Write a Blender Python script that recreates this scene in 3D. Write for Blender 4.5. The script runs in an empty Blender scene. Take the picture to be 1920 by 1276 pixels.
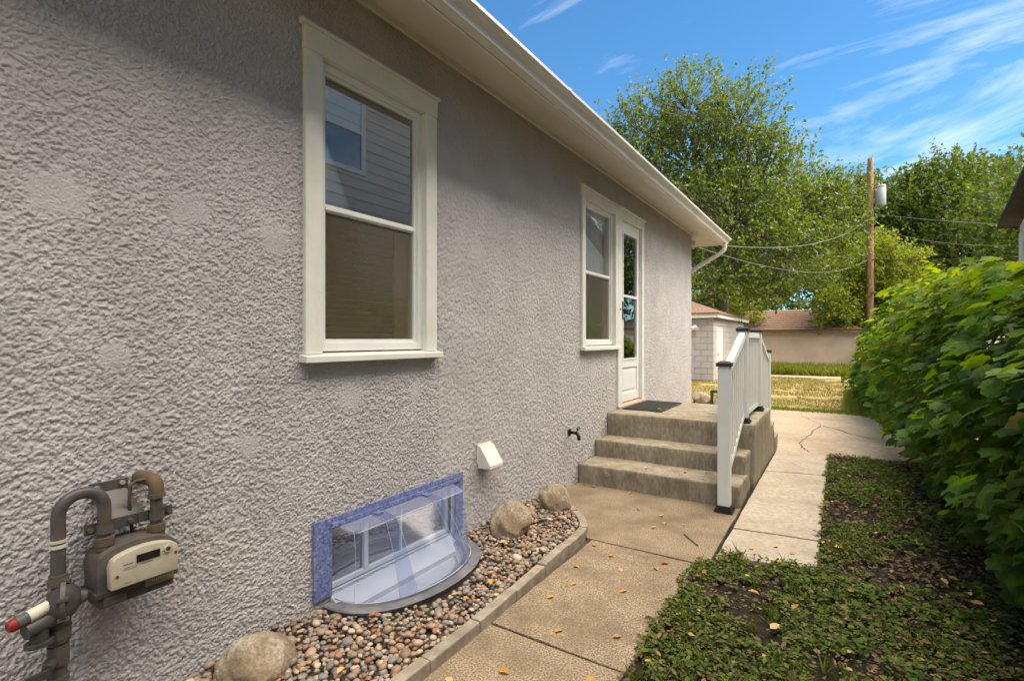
import bpy, bmesh, math, random
import numpy as np
from mathutils import Vector, Matrix

R = math.radians
sc = bpy.context.scene
C = sc.collection

# ---------------------------------------------------------------- camera
cam_d = bpy.data.cameras.new('camera')
cam = bpy.data.objects.new('camera', cam_d)
C.objects.link(cam)
cam_d.sensor_width = 36.0
cam_d.lens = 36.0 * 950.0 / 1920.0
cam_d.shift_y = -0.001
cam_d.clip_start = 0.05
cam_d.clip_end = 900.0
cam.location = (2.10, 0.0, 1.36)
cam.rotation_euler = (R(90), 0, math.atan(614.0 / 950.0))
sc.camera = cam

# ---------------------------------------------------------------- sky
SUN_AZ, SUN_EL = 84.0, 53.0       # azimuth measured from +Y towards +X
w = bpy.data.worlds.new('World')
sc.world = w
w.use_nodes = True
wn, wl = w.node_tree.nodes, w.node_tree.links
wn.clear()
out = wn.new('ShaderNodeOutputWorld')
bg = wn.new('ShaderNodeBackground')
bg.inputs['Strength'].default_value = 0.10
sky = wn.new('ShaderNodeTexSky')
sky.sky_type = 'NISHITA'
sky.sun_disc = False
sky.sun_elevation = R(SUN_EL)
sky.sun_rotation = R(SUN_AZ)
sky.altitude = 200
sky.air_density = 1.0
sky.dust_density = 0.25
sky.ozone_density = 2.0
hs = wn.new('ShaderNodeHueSaturation')
hs.inputs['Saturation'].default_value = 1.12
hs.inputs['Value'].default_value = 0.64
wl.new(sky.outputs[0], hs.inputs['Color'])
tc = wn.new('ShaderNodeTexCoord')
sep = wn.new('ShaderNodeSeparateXYZ')
wl.new(tc.outputs['Generated'], sep.inputs[0])


def wmath(op, a, b=None):
    n = wn.new('ShaderNodeMath')
    n.operation = op
    for i, v in enumerate((a, b)):
        if v is None:
            continue
        if isinstance(v, (int, float)):
            n.inputs[i].default_value = v
        else:
            wl.new(v, n.inputs[i])
    return n.outputs[0]


zz = wmath('ADD', wmath('MAXIMUM', sep.outputs[2], 0.0), 0.12)
px = wmath('DIVIDE', sep.outputs[0], zz)
py = wmath('DIVIDE', sep.outputs[1], zz)
comb = wn.new('ShaderNodeCombineXYZ')
wl.new(px, comb.inputs[0]); wl.new(py, comb.inputs[1])
mp = wn.new('ShaderNodeMapping')
mp.inputs['Rotation'].default_value = (0, 0, R(40))
mp.inputs['Location'].default_value = (3.1, 1.45, 0)
mp.inputs['Scale'].default_value = (0.6, 1.15, 1)
wl.new(comb.outputs[0], mp.inputs['Vector'])
n1 = wn.new('ShaderNodeTexNoise')
n1.inputs['Scale'].default_value = 1.5
n1.inputs['Detail'].default_value = 9
n1.inputs['Roughness'].default_value = 0.64
n1.inputs['Distortion'].default_value = 1.4
wl.new(mp.outputs[0], n1.inputs['Vector'])
n2 = wn.new('ShaderNodeTexNoise')
n2.inputs['Scale'].default_value = 0.55
n2.inputs['Detail'].default_value = 3
wl.new(comb.outputs[0], n2.inputs['Vector'])
cl = wmath('MULTIPLY', n1.outputs[0], wmath('ADD', n2.outputs[0], 0.5))
cr = wn.new('ShaderNodeValToRGB')
cr.color_ramp.elements[0].position = 0.49
cr.color_ramp.elements[1].position = 0.92
cr.color_ramp.elements[0].color = (0, 0, 0, 1)
cr.color_ramp.elements[1].color = (0.7, 0.7, 0.7, 1)
wl.new(cl, cr.inputs[0])
mx = wn.new('ShaderNodeMix')
mx.data_type = 'RGBA'
wl.new(cr.outputs[0], mx.inputs['Factor'])
tint = wn.new('ShaderNodeMix'); tint.data_type = 'RGBA'; tint.blend_type = 'MULTIPLY'
tint.inputs['Factor'].default_value = 1.0
wl.new(hs.outputs[0], tint.inputs[6]); tint.inputs[7].default_value = (0.58, 0.92, 1.0, 1)
wl.new(tint.outputs[2], mx.inputs[6])
mx.inputs[7].default_value = (5.2, 5.1, 5.0, 1)
wl.new(mx.outputs[2], bg.inputs['Color'])
wl.new(bg.outputs[0], out.inputs[0])

# ---------------------------------------------------------------- sun
sun_d = bpy.data.lights.new('sun', 'SUN')
sun_d.energy = 4.3
sun_d.angle = R(88)
sun_d.color = (1.0, 0.88, 0.71)
sun = bpy.data.objects.new('sun', sun_d)
C.objects.link(sun)
sdir = Vector((math.cos(R(SUN_EL)) * math.sin(R(SUN_AZ)), math.cos(R(SUN_EL)) * math.cos(R(SUN_AZ)), math.sin(R(SUN_EL))))
sun.rotation_euler = sdir.to_track_quat('Z', 'Y').to_euler()
sun.location = (4, 4, 12)

sc.view_settings.view_transform = 'Standard'
sc.view_settings.look = 'None'
sc.view_settings.exposure = 1.88
sc.view_settings.gamma = 1.0
sc.view_settings.use_curve_mapping = False
sc.render.engine = 'CYCLES'
sc.cycles.use_denoising = True
sc.cycles.max_bounces = 8
sc.cycles.transparent_max_bounces = 12
sc.cycles.caustics_reflective = False
sc.cycles.caustics_refractive = False
sc.cycles.sample_clamp_indirect = 6

rng = np.random.default_rng(7)
random.seed(7)


# ================================================================ materials
def nodes_of(name):
    m = bpy.data.materials.new(name)
    m.use_nodes = True
    nt = m.node_tree
    return m, nt.nodes, nt.links, nt.nodes['Principled BSDF']


def mat(name, c1, c2=None, scale=8.0, rough=0.7, bump=0.0, bscale=60.0, c3=None, scale3=1.5, amt3=0.5,
        metal=0.0, stretch=None, detail=6, spec=0.35, bdist=0.004, ramp=(0.35, 0.68), ramp3=(0.48, 0.68)):
    m, N, L, b = nodes_of(name)
    b.inputs['Roughness'].default_value = rough
    b.inputs['Metallic'].default_value = metal
    b.inputs['Specular IOR Level'].default_value = spec
    tcn = N.new('ShaderNodeTexCoord')
    vec = tcn.outputs['Object']
    if stretch:
        mpn = N.new('ShaderNodeMapping')
        mpn.inputs['Scale'].default_value = stretch
        L.new(vec, mpn.inputs['Vector'])
        vec = mpn.outputs[0]
    if c2 is None:
        b.inputs['Base Color'].default_value = (*c1, 1)
    else:
        nz = N.new('ShaderNodeTexNoise')
        nz.inputs['Scale'].default_value = scale
        nz.inputs['Detail'].default_value = detail
        nz.inputs['Roughness'].default_value = 0.6
        L.new(vec, nz.inputs['Vector'])
        rp = N.new('ShaderNodeValToRGB')
        rp.color_ramp.elements[0].position = ramp[0]
        rp.color_ramp.elements[1].position = ramp[1]
        rp.color_ramp.elements[0].color = (*c1, 1)
        rp.color_ramp.elements[1].color = (*c2, 1)
        L.new(nz.outputs[0], rp.inputs[0])
        col = rp.outputs[0]
        if c3 is not None:
            n3 = N.new('ShaderNodeTexNoise')
            n3.inputs['Scale'].default_value = scale3
            n3.inputs['Detail'].default_value = 7
            n3.inputs['Roughness'].default_value = 0.65
            L.new(vec, n3.inputs['Vector'])
            r3 = N.new('ShaderNodeValToRGB')
            r3.color_ramp.elements[0].position = ramp3[0]
            r3.color_ramp.elements[1].position = ramp3[1]
            r3.color_ramp.elements[0].color = (0, 0, 0, 1)
            r3.color_ramp.elements[1].color = (amt3, amt3, amt3, 1)
            L.new(n3.outputs[0], r3.inputs[0])
            mxn = N.new('ShaderNodeMix')
            mxn.data_type = 'RGBA'
            L.new(r3.outputs[0], mxn.inputs['Factor'])
            L.new(col, mxn.inputs[6])
            mxn.inputs[7].default_value = (*c3, 1)
            col = mxn.outputs[2]
        L.new(col, b.inputs['Base Color'])
    if bump > 0:
        nb = N.new('ShaderNodeTexNoise')
        nb.inputs['Scale'].default_value = bscale
        nb.inputs['Detail'].default_value = 5
        L.new(vec, nb.inputs['Vector'])
        bn = N.new('ShaderNodeBump')
        bn.inputs['Strength'].default_value = bump
        bn.inputs['Distance'].default_value = bdist
        L.new(nb.outputs[0], bn.inputs['Height'])
        L.new(bn.outputs[0], b.inputs['Normal'])
    return m


def rand_socket(N, L):
    """one random number per loose piece and per object"""
    g = N.new('ShaderNodeNewGeometry')
    o = N.new('ShaderNodeObjectInfo')
    a = N.new('ShaderNodeMath'); a.operation = 'ADD'
    L.new(g.outputs['Random Per Island'], a.inputs[0])
    L.new(o.outputs['Random'], a.inputs[1])
    f = N.new('ShaderNodeMath'); f.operation = 'FRACT'
    L.new(a.outputs[0], f.inputs[0])
    return f.outputs[0]


def mat_random(name, cols, rough=0.6, translucent=0.0, tcol=None, noise=0.0, nscale=60.0, spec=0.3, bump=0.0, veins=False):
    m, N, L, b = nodes_of(name)
    r = rand_socket(N, L)
    rp = N.new('ShaderNodeValToRGB')
    rp.color_ramp.interpolation = 'LINEAR'
    e = rp.color_ramp.elements
    n = len(cols)
    e[0].position = 0.0; e[0].color = (*cols[0], 1)
    e[1].position = 1.0; e[1].color = (*cols[-1], 1)
    for i in range(1, n - 1):
        k = e.new(i / (n - 1)); k.color = (*cols[i], 1)
    L.new(r, rp.inputs[0])
    col = rp.outputs[0]
    tcn = N.new('ShaderNodeTexCoord')
    if noise > 0:
        nz = N.new('ShaderNodeTexNoise')
        nz.inputs['Scale'].default_value = nscale
        nz.inputs['Detail'].default_value = 6
        L.new(tcn.outputs['Object'], nz.inputs['Vector'])
        mr = N.new('ShaderNodeMapRange')
        mr.inputs['From Min'].default_value = 0.3
        mr.inputs['From Max'].default_value = 0.7
        mr.inputs['To Min'].default_value = 1 - noise
        mr.inputs['To Max'].default_value = 1 + noise
        L.new(nz.outputs[0], mr.inputs[0])
        mu = N.new('ShaderNodeMix'); mu.data_type = 'RGBA'; mu.blend_type = 'MULTIPLY'
        mu.inputs['Factor'].default_value = 1.0
        L.new(col, mu.inputs[6]); L.new(mr.outputs[0], mu.inputs[7])
        col = mu.outputs[2]
        if bump > 0:
            bn = N.new('ShaderNodeBump')
            bn.inputs['Strength'].default_value = bump
            bn.inputs['Distance'].default_value = 0.003
            L.new(nz.outputs[0], bn.inputs['Height'])
            L.new(bn.outputs[0], b.inputs['Normal'])
    L.new(col, b.inputs['Base Color'])
    b.inputs['Roughness'].default_value = rough
    b.inputs['Specular IOR Level'].default_value = spec
    if translucent > 0:
        tr = N.new('ShaderNodeBsdfTranslucent')
        hm = N.new('ShaderNodeMix'); hm.data_type = 'RGBA'; hm.blend_type = 'MULTIPLY'
        hm.inputs['Factor'].default_value = 1.0
        L.new(col, hm.inputs[6])
        hm.inputs[7].default_value = (*(tcol or (1.7, 1.5, 0.6)), 1)
        L.new(hm.outputs[2], tr.inputs['Color'])
        ms = N.new('ShaderNodeMixShader')
        ms.inputs[0].default_value = translucent
        L.new(b.outputs[0], ms.inputs[1]); L.new(tr.outputs[0], ms.inputs[2])
        L.new(ms.outputs[0], N['Material Output'].inputs['Surface'])
    return m


def mat_glass(name, tint=(0.9, 0.92, 0.92), base=0.12, gain=1.4, rough=0.0, diffuse=None, damt=0.0):
    m, N, L, b = nodes_of(name)
    N.remove(b)
    tr = N.new('ShaderNodeBsdfTransparent'); tr.inputs[0].default_value = (*tint, 1)
    gl = N.new('ShaderNodeBsdfGlossy'); gl.inputs['Roughness'].default_value = rough
    gl.inputs[0].default_value = (0.95, 0.96, 0.97, 1)
    fr = N.new('ShaderNodeFresnel'); fr.inputs[0].default_value = 1.5
    ma = N.new('ShaderNodeMath'); ma.operation = 'MULTIPLY_ADD'; ma.use_clamp = True
    L.new(fr.outputs[0], ma.inputs[0]); ma.inputs[1].default_value = gain; ma.inputs[2].default_value = base
    ms = N.new('ShaderNodeMixShader')
    L.new(ma.outputs[0], ms.inputs[0])
    base_sh = tr.outputs[0]
    if diffuse:
        df = N.new('ShaderNodeBsdfDiffuse'); df.inputs[0].default_value = (*diffuse, 1)
        md = N.new('ShaderNodeMixShader'); md.inputs[0].default_value = damt
        L.new(tr.outputs[0], md.inputs[1]); L.new(df.outputs[0], md.inputs[2])
        base_sh = md.outputs[0]
    L.new(base_sh, ms.inputs[1]); L.new(gl.outputs[0], ms.inputs[2])
    L.new(ms.outputs[0], N['Material Output'].inputs['Surface'])
    return m


M = {}
M['stucco'] = mat('stucco', (0.43, 0.41, 0.405), (0.52, 0.50, 0.495), scale=3.0, rough=0.92, bump=1.0, bscale=130, bdist=0.005,
                  c3=(0.455, 0.42, 0.425), scale3=1.6, amt3=0.6, spec=0.1)
M['white_wood'] = mat('white_wood', (0.66, 0.66, 0.60), (0.74, 0.73, 0.67), scale=9, rough=0.6, bump=0.25, bscale=70, bdist=0.003,
                      c3=(0.58, 0.60, 0.50), scale3=4, amt3=0.45)
M['white_vinyl'] = mat('white_vinyl', (0.70, 0.70, 0.67), (0.76, 0.76, 0.73), scale=6, rough=0.4)
M['door_paint'] = mat('door_paint', (0.72, 0.73, 0.71), (0.78, 0.78, 0.76), scale=5, rough=0.35)
M['soffit'] = mat('soffit', (0.58, 0.55, 0.48), (0.66, 0.63, 0.56), scale=3, rough=0.6, stretch=(1, 0.3, 1), c3=(0.5, 0.45, 0.36), scale3=2, amt3=0.4)
M['gutter'] = mat('gutter', (0.60, 0.585, 0.54), (0.69, 0.67, 0.625), scale=4, rough=0.35, stretch=(1, 0.4, 1), c3=(0.48, 0.44, 0.37), scale3=5, amt3=0.4)
M['shingle'] = mat('shingle', (0.15, 0.088, 0.058), (0.27, 0.165, 0.11), scale=14, rough=0.95, bump=0.6, bscale=30)
M['grey_shingle'] = mat('grey_shingle', (0.13, 0.11, 0.10), (0.2, 0.17, 0.15), scale=14, rough=0.95, bump=0.5, bscale=30)
M['glass'] = mat_glass('glass', base=0.22, gain=1.6)
M['door_glass'] = mat_glass('door_glass', base=0.10, gain=1.3)
M['bright_glass'] = mat_glass('bright_glass', base=0.10, gain=1.2)
M['dim_glass'] = mat_glass('dim_glass', tint=(0.97, 0.97, 0.97), base=0.0, gain=0.6)
M['shade_glass'] = mat_glass('shade_glass', tint=(0.99, 0.99, 0.99), base=0.0, gain=0.15)
M['screen'] = mat_glass('screen', tint=(0.95, 0.93, 0.88), base=0.0, gain=0.05, rough=0.2, diffuse=(0.22, 0.185, 0.13), damt=0.16)
M['blind'] = mat('blind', (0.66, 0.54, 0.36), (0.74, 0.61, 0.42), scale=5, rough=0.8, stretch=(1, 1, 8))
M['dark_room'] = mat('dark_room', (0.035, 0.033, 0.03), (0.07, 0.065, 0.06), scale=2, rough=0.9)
M['curtain'] = mat('curtain', (0.78, 0.77, 0.74), (0.86, 0.85, 0.83), scale=9, rough=0.9, stretch=(1, 6, 0.4))
M['black_metal'] = mat('black_metal', (0.018, 0.016, 0.015), (0.035, 0.03, 0.028), scale=30, rough=0.45, metal=0.3)
M['step_concrete'] = mat('step_concrete', (0.20, 0.17, 0.12), (0.41, 0.36, 0.275), scale=30, rough=0.95, bump=0.5, bscale=45, bdist=0.006,
                         c3=(0.13, 0.10, 0.055), scale3=4.5, amt3=0.6, stretch=(1.6, 1.6, 0.6), spec=0.15, ramp=(0.25, 0.70), ramp3=(0.42, 0.66))
M['aggregate'] = mat('aggregate', (0.14, 0.10, 0.06), (0.38, 0.30, 0.205), scale=120, rough=0.95, bump=0.7, bscale=130, bdist=0.004,
                     c3=(0.14, 0.105, 0.068), scale3=3.4, amt3=0.8, spec=0.15, ramp=(0.40, 0.60), ramp3=(0.42, 0.68))
M['path_concrete'] = mat('path_concrete', (0.31, 0.255, 0.19), (0.49, 0.425, 0.335), scale=28, rough=0.95, bump=0.35, bscale=120, bdist=0.003,
                         c3=(0.30, 0.24, 0.165), scale3=2.6, amt3=0.75, spec=0.15, ramp=(0.28, 0.62), ramp3=(0.44, 0.70))
M['patio_concrete'] = mat('patio_concrete', (0.33, 0.25, 0.172), (0.49, 0.39, 0.285), scale=16, rough=0.95, bump=0.3, bscale=90, bdist=0.003,
                          c3=(0.27, 0.20, 0.135), scale3=1.1, amt3=0.75, spec=0.15, ramp=(0.28, 0.62), ramp3=(0.44, 0.70))
M['edging'] = mat('edging', (0.24, 0.20, 0.15), (0.36, 0.31, 0.24), scale=14, rough=0.95, bump=0.5, bscale=90, spec=0.15,
                  c3=(0.16, 0.14, 0.11), scale3=6, amt3=0.6)
M['crack'] = mat('crack', (0.05, 0.035, 0.022), (0.09, 0.07, 0.05), scale=40, rough=1)
M['soil'] = mat('soil', (0.010, 0.007, 0.005), (0.042, 0.030, 0.019), scale=70, rough=1, bump=1.0, bscale=90, bdist=0.02, c3=(0.045, 0.045, 0.015), scale3=3, amt3=0.5)
M['bed_dirt'] = mat('bed_dirt', (0.06, 0.045, 0.03), (0.16, 0.12, 0.08), scale=90, rough=1, bump=0.8, bscale=120, bdist=0.01)
M['lawn_soil'] = mat('lawn_soil', (0.19, 0.16, 0.045), (0.40, 0.28, 0.12), scale=0.9, rough=1, bump=0.5, bscale=20, c3=(0.46, 0.30, 0.15), scale3=0.45, amt3=0.8,
                     stretch=(0.5, 1, 1))
M['dirt'] = mat('dirt', (0.40, 0.31, 0.21), (0.50, 0.40, 0.29), scale=3, rough=1)
M['boulder'] = mat('boulder', (0.22, 0.175, 0.115), (0.48, 0.41, 0.31), scale=75, rough=0.9, bump=0.8, bscale=110, bdist=0.004,
                   c3=(0.17, 0.11, 0.06), scale3=6, amt3=0.8, ramp3=(0.42, 0.62))
M['pebble'] = mat_random('pebble', [(0.15, 0.14, 0.13), (0.36, 0.23, 0.13), (0.09, 0.09, 0.095), (0.44, 0.33, 0.22), (0.23, 0.115, 0.065), (0.20, 0.19, 0.18),
                                    (0.38, 0.25, 0.155), (0.12, 0.095, 0.075), (0.30, 0.265, 0.22), (0.30, 0.12, 0.05), (0.50, 0.41, 0.31), (0.16, 0.15, 0.145)],
                         rough=0.55, noise=0.3, nscale=45, spec=0.4, bump=0.25)
M['fallen'] = mat_random('fallen', [(0.62, 0.40, 0.10), (0.55, 0.30, 0.07), (0.66, 0.48, 0.20), (0.45, 0.22, 0.06), (0.66, 0.46, 0.09)], rough=0.6, translucent=0.25,
                         tcol=(1.2, 1, 0.6), noise=0.25, nscale=60)
M['litter'] = mat_random('litter', [(0.07, 0.042, 0.022), (0.16, 0.10, 0.05), (0.045, 0.03, 0.018), (0.24, 0.155, 0.075), (0.09, 0.065, 0.035), (0.33, 0.22, 0.09)], rough=0.8,
                         translucent=0.15, noise=0.3, nscale=50)
M['cover_leaf'] = mat_random('cover_leaf', [(0.05, 0.095, 0.013), (0.11, 0.155, 0.018), (0.03, 0.06, 0.011), (0.17, 0.205, 0.024), (0.06, 0.11, 0.016), (0.22, 0.21, 0.03)],
                             rough=0.6, translucent=0.3, noise=0.15, nscale=40, spec=0.25)
M['grass'] = mat_random('grass', [(0.14, 0.17, 0.025), (0.20, 0.21, 0.03), (0.10, 0.15, 0.02), (0.30, 0.25, 0.06), (0.17, 0.20, 0.03), (0.36, 0.27, 0.09)], rough=0.6, translucent=0.3)
M['weed'] = mat_random('weed', [(0.16, 0.20, 0.02), (0.24, 0.26, 0.03), (0.12, 0.17, 0.02), (0.20, 0.24, 0.03)], rough=0.6, translucent=0.3)
M['vine_leaf'] = mat_random('vine_leaf', [(0.045, 0.12, 0.010), (0.085, 0.18, 0.013), (0.028, 0.08, 0.009), (0.115, 0.215, 0.014), (0.058, 0.14, 0.011), (0.17, 0.16, 0.03)],
                            rough=0.62, translucent=0.45, tcol=(2.2, 1.8, 0.35), noise=0.22, nscale=12, spec=0.22)
M['vine_young'] = mat_random('vine_young', [(0.17, 0.30, 0.016), (0.26, 0.37, 0.02), (0.13, 0.25, 0.015), (0.36, 0.41, 0.025)], rough=0.6, translucent=0.55,  # yellow-green for the hedge top, its backlit glow put into the colour
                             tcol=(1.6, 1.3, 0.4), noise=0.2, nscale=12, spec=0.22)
def mat_veined(name, cols, tcol):
    m = mat_random(name, cols, rough=0.55, translucent=0.5, tcol=tcol, noise=0.2, nscale=5, spec=0.25)
    N, L = m.node_tree.nodes, m.node_tree.links
    t = N.new('ShaderNodeTexCoord'); sp = N.new('ShaderNodeSeparateXYZ'); L.new(t.outputs['Object'], sp.inputs[0])

    def mm(op, a, b=None, c=None):
        n = N.new('ShaderNodeMath'); n.operation = op
        for i, v in enumerate((a, b, c)):
            if v is None: continue
            if isinstance(v, (int, float)): n.inputs[i].default_value = v
            else: L.new(v, n.inputs[i])
        return n.outputs[0]
    ay = mm('ABSOLUTE', sp.outputs[1])
    u = mm('FRACT', mm('MULTIPLY', mm('SUBTRACT', sp.outputs[0], mm('MULTIPLY', ay, 0.75)), 5.5))
    side = mm('LESS_THAN', mm('ABSOLUTE', mm('SUBTRACT', u, 0.5)), 0.055)
    midr = mm('LESS_THAN', ay, 0.014)
    v = mm('MULTIPLY', mm('MAXIMUM', side, midr), 0.5)
    b = N['Principled BSDF']
    src = b.inputs['Base Color'].links[0].from_socket
    mxn = N.new('ShaderNodeMix'); mxn.data_type = 'RGBA'
    L.new(v, mxn.inputs['Factor']); L.new(src, mxn.inputs[6]); mxn.inputs[7].default_value = (0.30, 0.36, 0.10, 1)
    L.new(mxn.outputs[2], b.inputs['Base Color'])
    bn = N.new('ShaderNodeBump'); bn.inputs['Strength'].default_value = 0.5; bn.inputs['Distance'].default_value = 0.01; bn.invert = True
    L.new(v, bn.inputs['Height']); L.new(bn.outputs[0], b.inputs['Normal'])
    return m


M['vine_veined'] = mat_veined('vine_veined', [(0.045, 0.125, 0.010), (0.085, 0.18, 0.013), (0.03, 0.085, 0.009), (0.115, 0.21, 0.014), (0.06, 0.145, 0.011)], (2.2, 1.8, 0.3))
M['young_veined'] = mat_veined('young_veined', [(0.15, 0.27, 0.016), (0.22, 0.33, 0.02), (0.12, 0.23, 0.015)], (1.6, 1.3, 0.4))  # veined version with the same backlit brightness in its colour
M['vine_stem'] = mat('vine_stem', (0.10, 0.055, 0.03), (0.18, 0.11, 0.06), scale=20, rough=0.9)
M['leaf_big'] = mat_random('leaf_big', [(0.062, 0.112, 0.012), (0.095, 0.148, 0.014), (0.037, 0.072, 0.011), (0.145, 0.19, 0.017), (0.073, 0.122, 0.012)], rough=0.4, translucent=0.45,
                           tcol=(1.7, 1.5, 0.4), spec=0.5)
M['leaf_dark'] = mat_random('leaf_dark', [(0.055, 0.10, 0.014), (0.09, 0.135, 0.017), (0.04, 0.08, 0.012), (0.12, 0.16, 0.02)], rough=0.45, translucent=0.42, tcol=(1.7, 1.5, 0.45))
M['leaf_yellow'] = mat_random('leaf_yellow', [(0.10, 0.18, 0.016), (0.17, 0.25, 0.02), (0.08, 0.15, 0.014), (0.30, 0.29, 0.025), (0.13, 0.21, 0.018)], rough=0.5, translucent=0.4,
                              tcol=(1.8, 1.5, 0.4))
M['bark'] = mat('bark', (0.07, 0.05, 0.035), (0.15, 0.115, 0.085), scale=12, rough=0.95, stretch=(1, 1, 0.25), bump=0.6, bscale=30)
M['pole_wood'] = mat('pole_wood', (0.20, 0.10, 0.05), (0.42, 0.25, 0.14), scale=5, rough=0.95, stretch=(4, 4, 0.5), c3=(0.12, 0.065, 0.035), scale3=3, amt3=0.8)
M['grey_metal'] = mat('grey_metal', (0.27, 0.27, 0.265), (0.34, 0.34, 0.33), scale=4, rough=0.5)
M['wire'] = mat('wire', (0.20, 0.19, 0.17), rough=0.5)
M['black_wire'] = mat('black_wire', (0.02, 0.02, 0.02), rough=0.6)
M['meter_grey'] = mat('meter_grey', (0.055, 0.052, 0.050), (0.10, 0.094, 0.088), scale=22, rough=0.5, bump=0.35, bscale=90, bdist=0.002, c3=(0.13, 0.085, 0.05), scale3=16, amt3=0.6)
M['meter_dark'] = mat('meter_dark', (0.035, 0.034, 0.032), (0.07, 0.066, 0.06), scale=15, rough=0.45, c3=(0.12, 0.075, 0.04), scale3=10, amt3=0.35)
M['pipe_paint'] = mat('pipe_paint', (0.055, 0.052, 0.052), (0.095, 0.09, 0.088), scale=14, rough=0.4, c3=(0.13, 0.075, 0.045), scale3=11, amt3=0.5, bump=0.2, bscale=80, bdist=0.002)
M['rusty'] = mat('rusty', (0.10, 0.078, 0.048), (0.07, 0.066, 0.05), scale=25, rough=0.8, c3=(0.20, 0.08, 0.035), scale3=14, amt3=0.5, bump=0.3, bscale=80, bdist=0.002)
M['meter_face'] = mat('meter_face', (0.40, 0.36, 0.28), (0.48, 0.435, 0.345), scale=10, rough=0.5, c3=(0.32, 0.27, 0.19), scale3=12, amt3=0.5)
M['ink'] = mat('ink', (0.10, 0.085, 0.065), rough=0.7)
M['red'] = mat('red', (0.20, 0.012, 0.012), (0.27, 0.02, 0.018), scale=20, rough=0.45)
M['sticker'] = mat('sticker', (0.46, 0.43, 0.33), (0.60, 0.57, 0.47), scale=20, rough=0.5)
M['tag_olive'] = mat('tag_olive', (0.17, 0.145, 0.07), (0.22, 0.19, 0.10), scale=20, rough=0.5)
M['window_black'] = mat('window_black', (0.018, 0.014, 0.012), rough=0.12, spec=0.6)
M['blue_plastic'] = mat('blue_plastic', (0.075, 0.105, 0.27), (0.21, 0.25, 0.46), scale=55, rough=0.35, bump=0.9, bscale=60, bdist=0.008, c3=(0.33, 0.35, 0.46), scale3=32, amt3=0.6)
M['clear_plastic'] = mat_glass('clear_plastic', tint=(0.86, 0.90, 0.98), base=0.0, gain=0.05, rough=0.14, diffuse=(0.40, 0.46, 0.70), damt=0.10)
M['rib_plastic'] = mat_glass('rib_plastic', tint=(0.84, 0.87, 0.96), base=0.0, gain=0.12, rough=0.2, diffuse=(0.20, 0.24, 0.42), damt=0.16)
M['shelf_plastic'] = mat_glass('shelf_plastic', tint=(0.8, 0.84, 0.95), base=0.0, gain=0.15, rough=0.2, diffuse=(0.36, 0.40, 0.56), damt=0.34)
M['crease'] = mat('crease', (0.30, 0.34, 0.46), (0.48, 0.52, 0.64), scale=12, rough=0.3)
M['well_grey'] = mat('well_grey', (0.11, 0.11, 0.12), (0.19, 0.19, 0.205), scale=9, rough=0.5, c3=(0.33, 0.29, 0.24), scale3=5, amt3=0.6)
M['well_white'] = mat('well_white', (0.40, 0.41, 0.43), (0.54, 0.55, 0.57), scale=6, rough=0.6, c3=(0.42, 0.40, 0.37), scale3=6, amt3=0.5)
M['vent'] = mat('vent', (0.66, 0.62, 0.54), (0.72, 0.68, 0.60), scale=12, rough=0.5)
M['mat_rubber'] = mat('mat_rubber', (0.045, 0.043, 0.042), (0.08, 0.075, 0.07), scale=20, rough=0.8)
M['copper'] = mat('copper', (0.50, 0.33, 0.22), (0.60, 0.42, 0.30), scale=18, rough=0.5, metal=0.2)
M['rail_white'] = mat('rail_white', (0.71, 0.71, 0.665), (0.76, 0.76, 0.715), scale=4, rough=0.35)
M['rail_cap'] = mat('rail_cap', (0.022, 0.016, 0.016), (0.04, 0.03, 0.03), scale=12, rough=0.35)
M['block_white'] = mat('block_white', (0.38, 0.355, 0.34), (0.47, 0.44, 0.425), scale=3, rough=0.9, bump=0.3, bscale=20, c3=(0.42, 0.39, 0.37), scale3=3, amt3=0.5)
M['mortar'] = mat('mortar', (0.38, 0.355, 0.34), (0.45, 0.42, 0.40), scale=8, rough=0.95)
M['beige_wall'] = mat('beige_wall', (0.74, 0.57, 0.43), (0.80, 0.63, 0.48), scale=1.5, rough=0.9, c3=(0.48, 0.36, 0.27), scale3=1.2, amt3=0.4, bump=0.2, bscale=15)
M['trim_brown'] = mat('trim_brown', (0.25, 0.15, 0.09), (0.33, 0.20, 0.12), scale=4, rough=0.8)
M['siding'] = mat('siding', (0.60, 0.51, 0.46), (0.76, 0.66, 0.60), scale=6, rough=0.85, stretch=(1, 0.4, 5), c3=(0.42, 0.36, 0.37), scale3=3, amt3=0.6)
M['dark_trim'] = mat('dark_trim', (0.03, 0.025, 0.022), (0.05, 0.04, 0.035), scale=4, rough=0.7)
M['blue_bin'] = mat('blue_bin', (0.05, 0.18, 0.34), (0.06, 0.22, 0.40), scale=3, rough=0.5)
M['twig'] = mat('twig', (0.07, 0.045, 0.03), (0.12, 0.08, 0.05), scale=20, rough=0.9)


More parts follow.
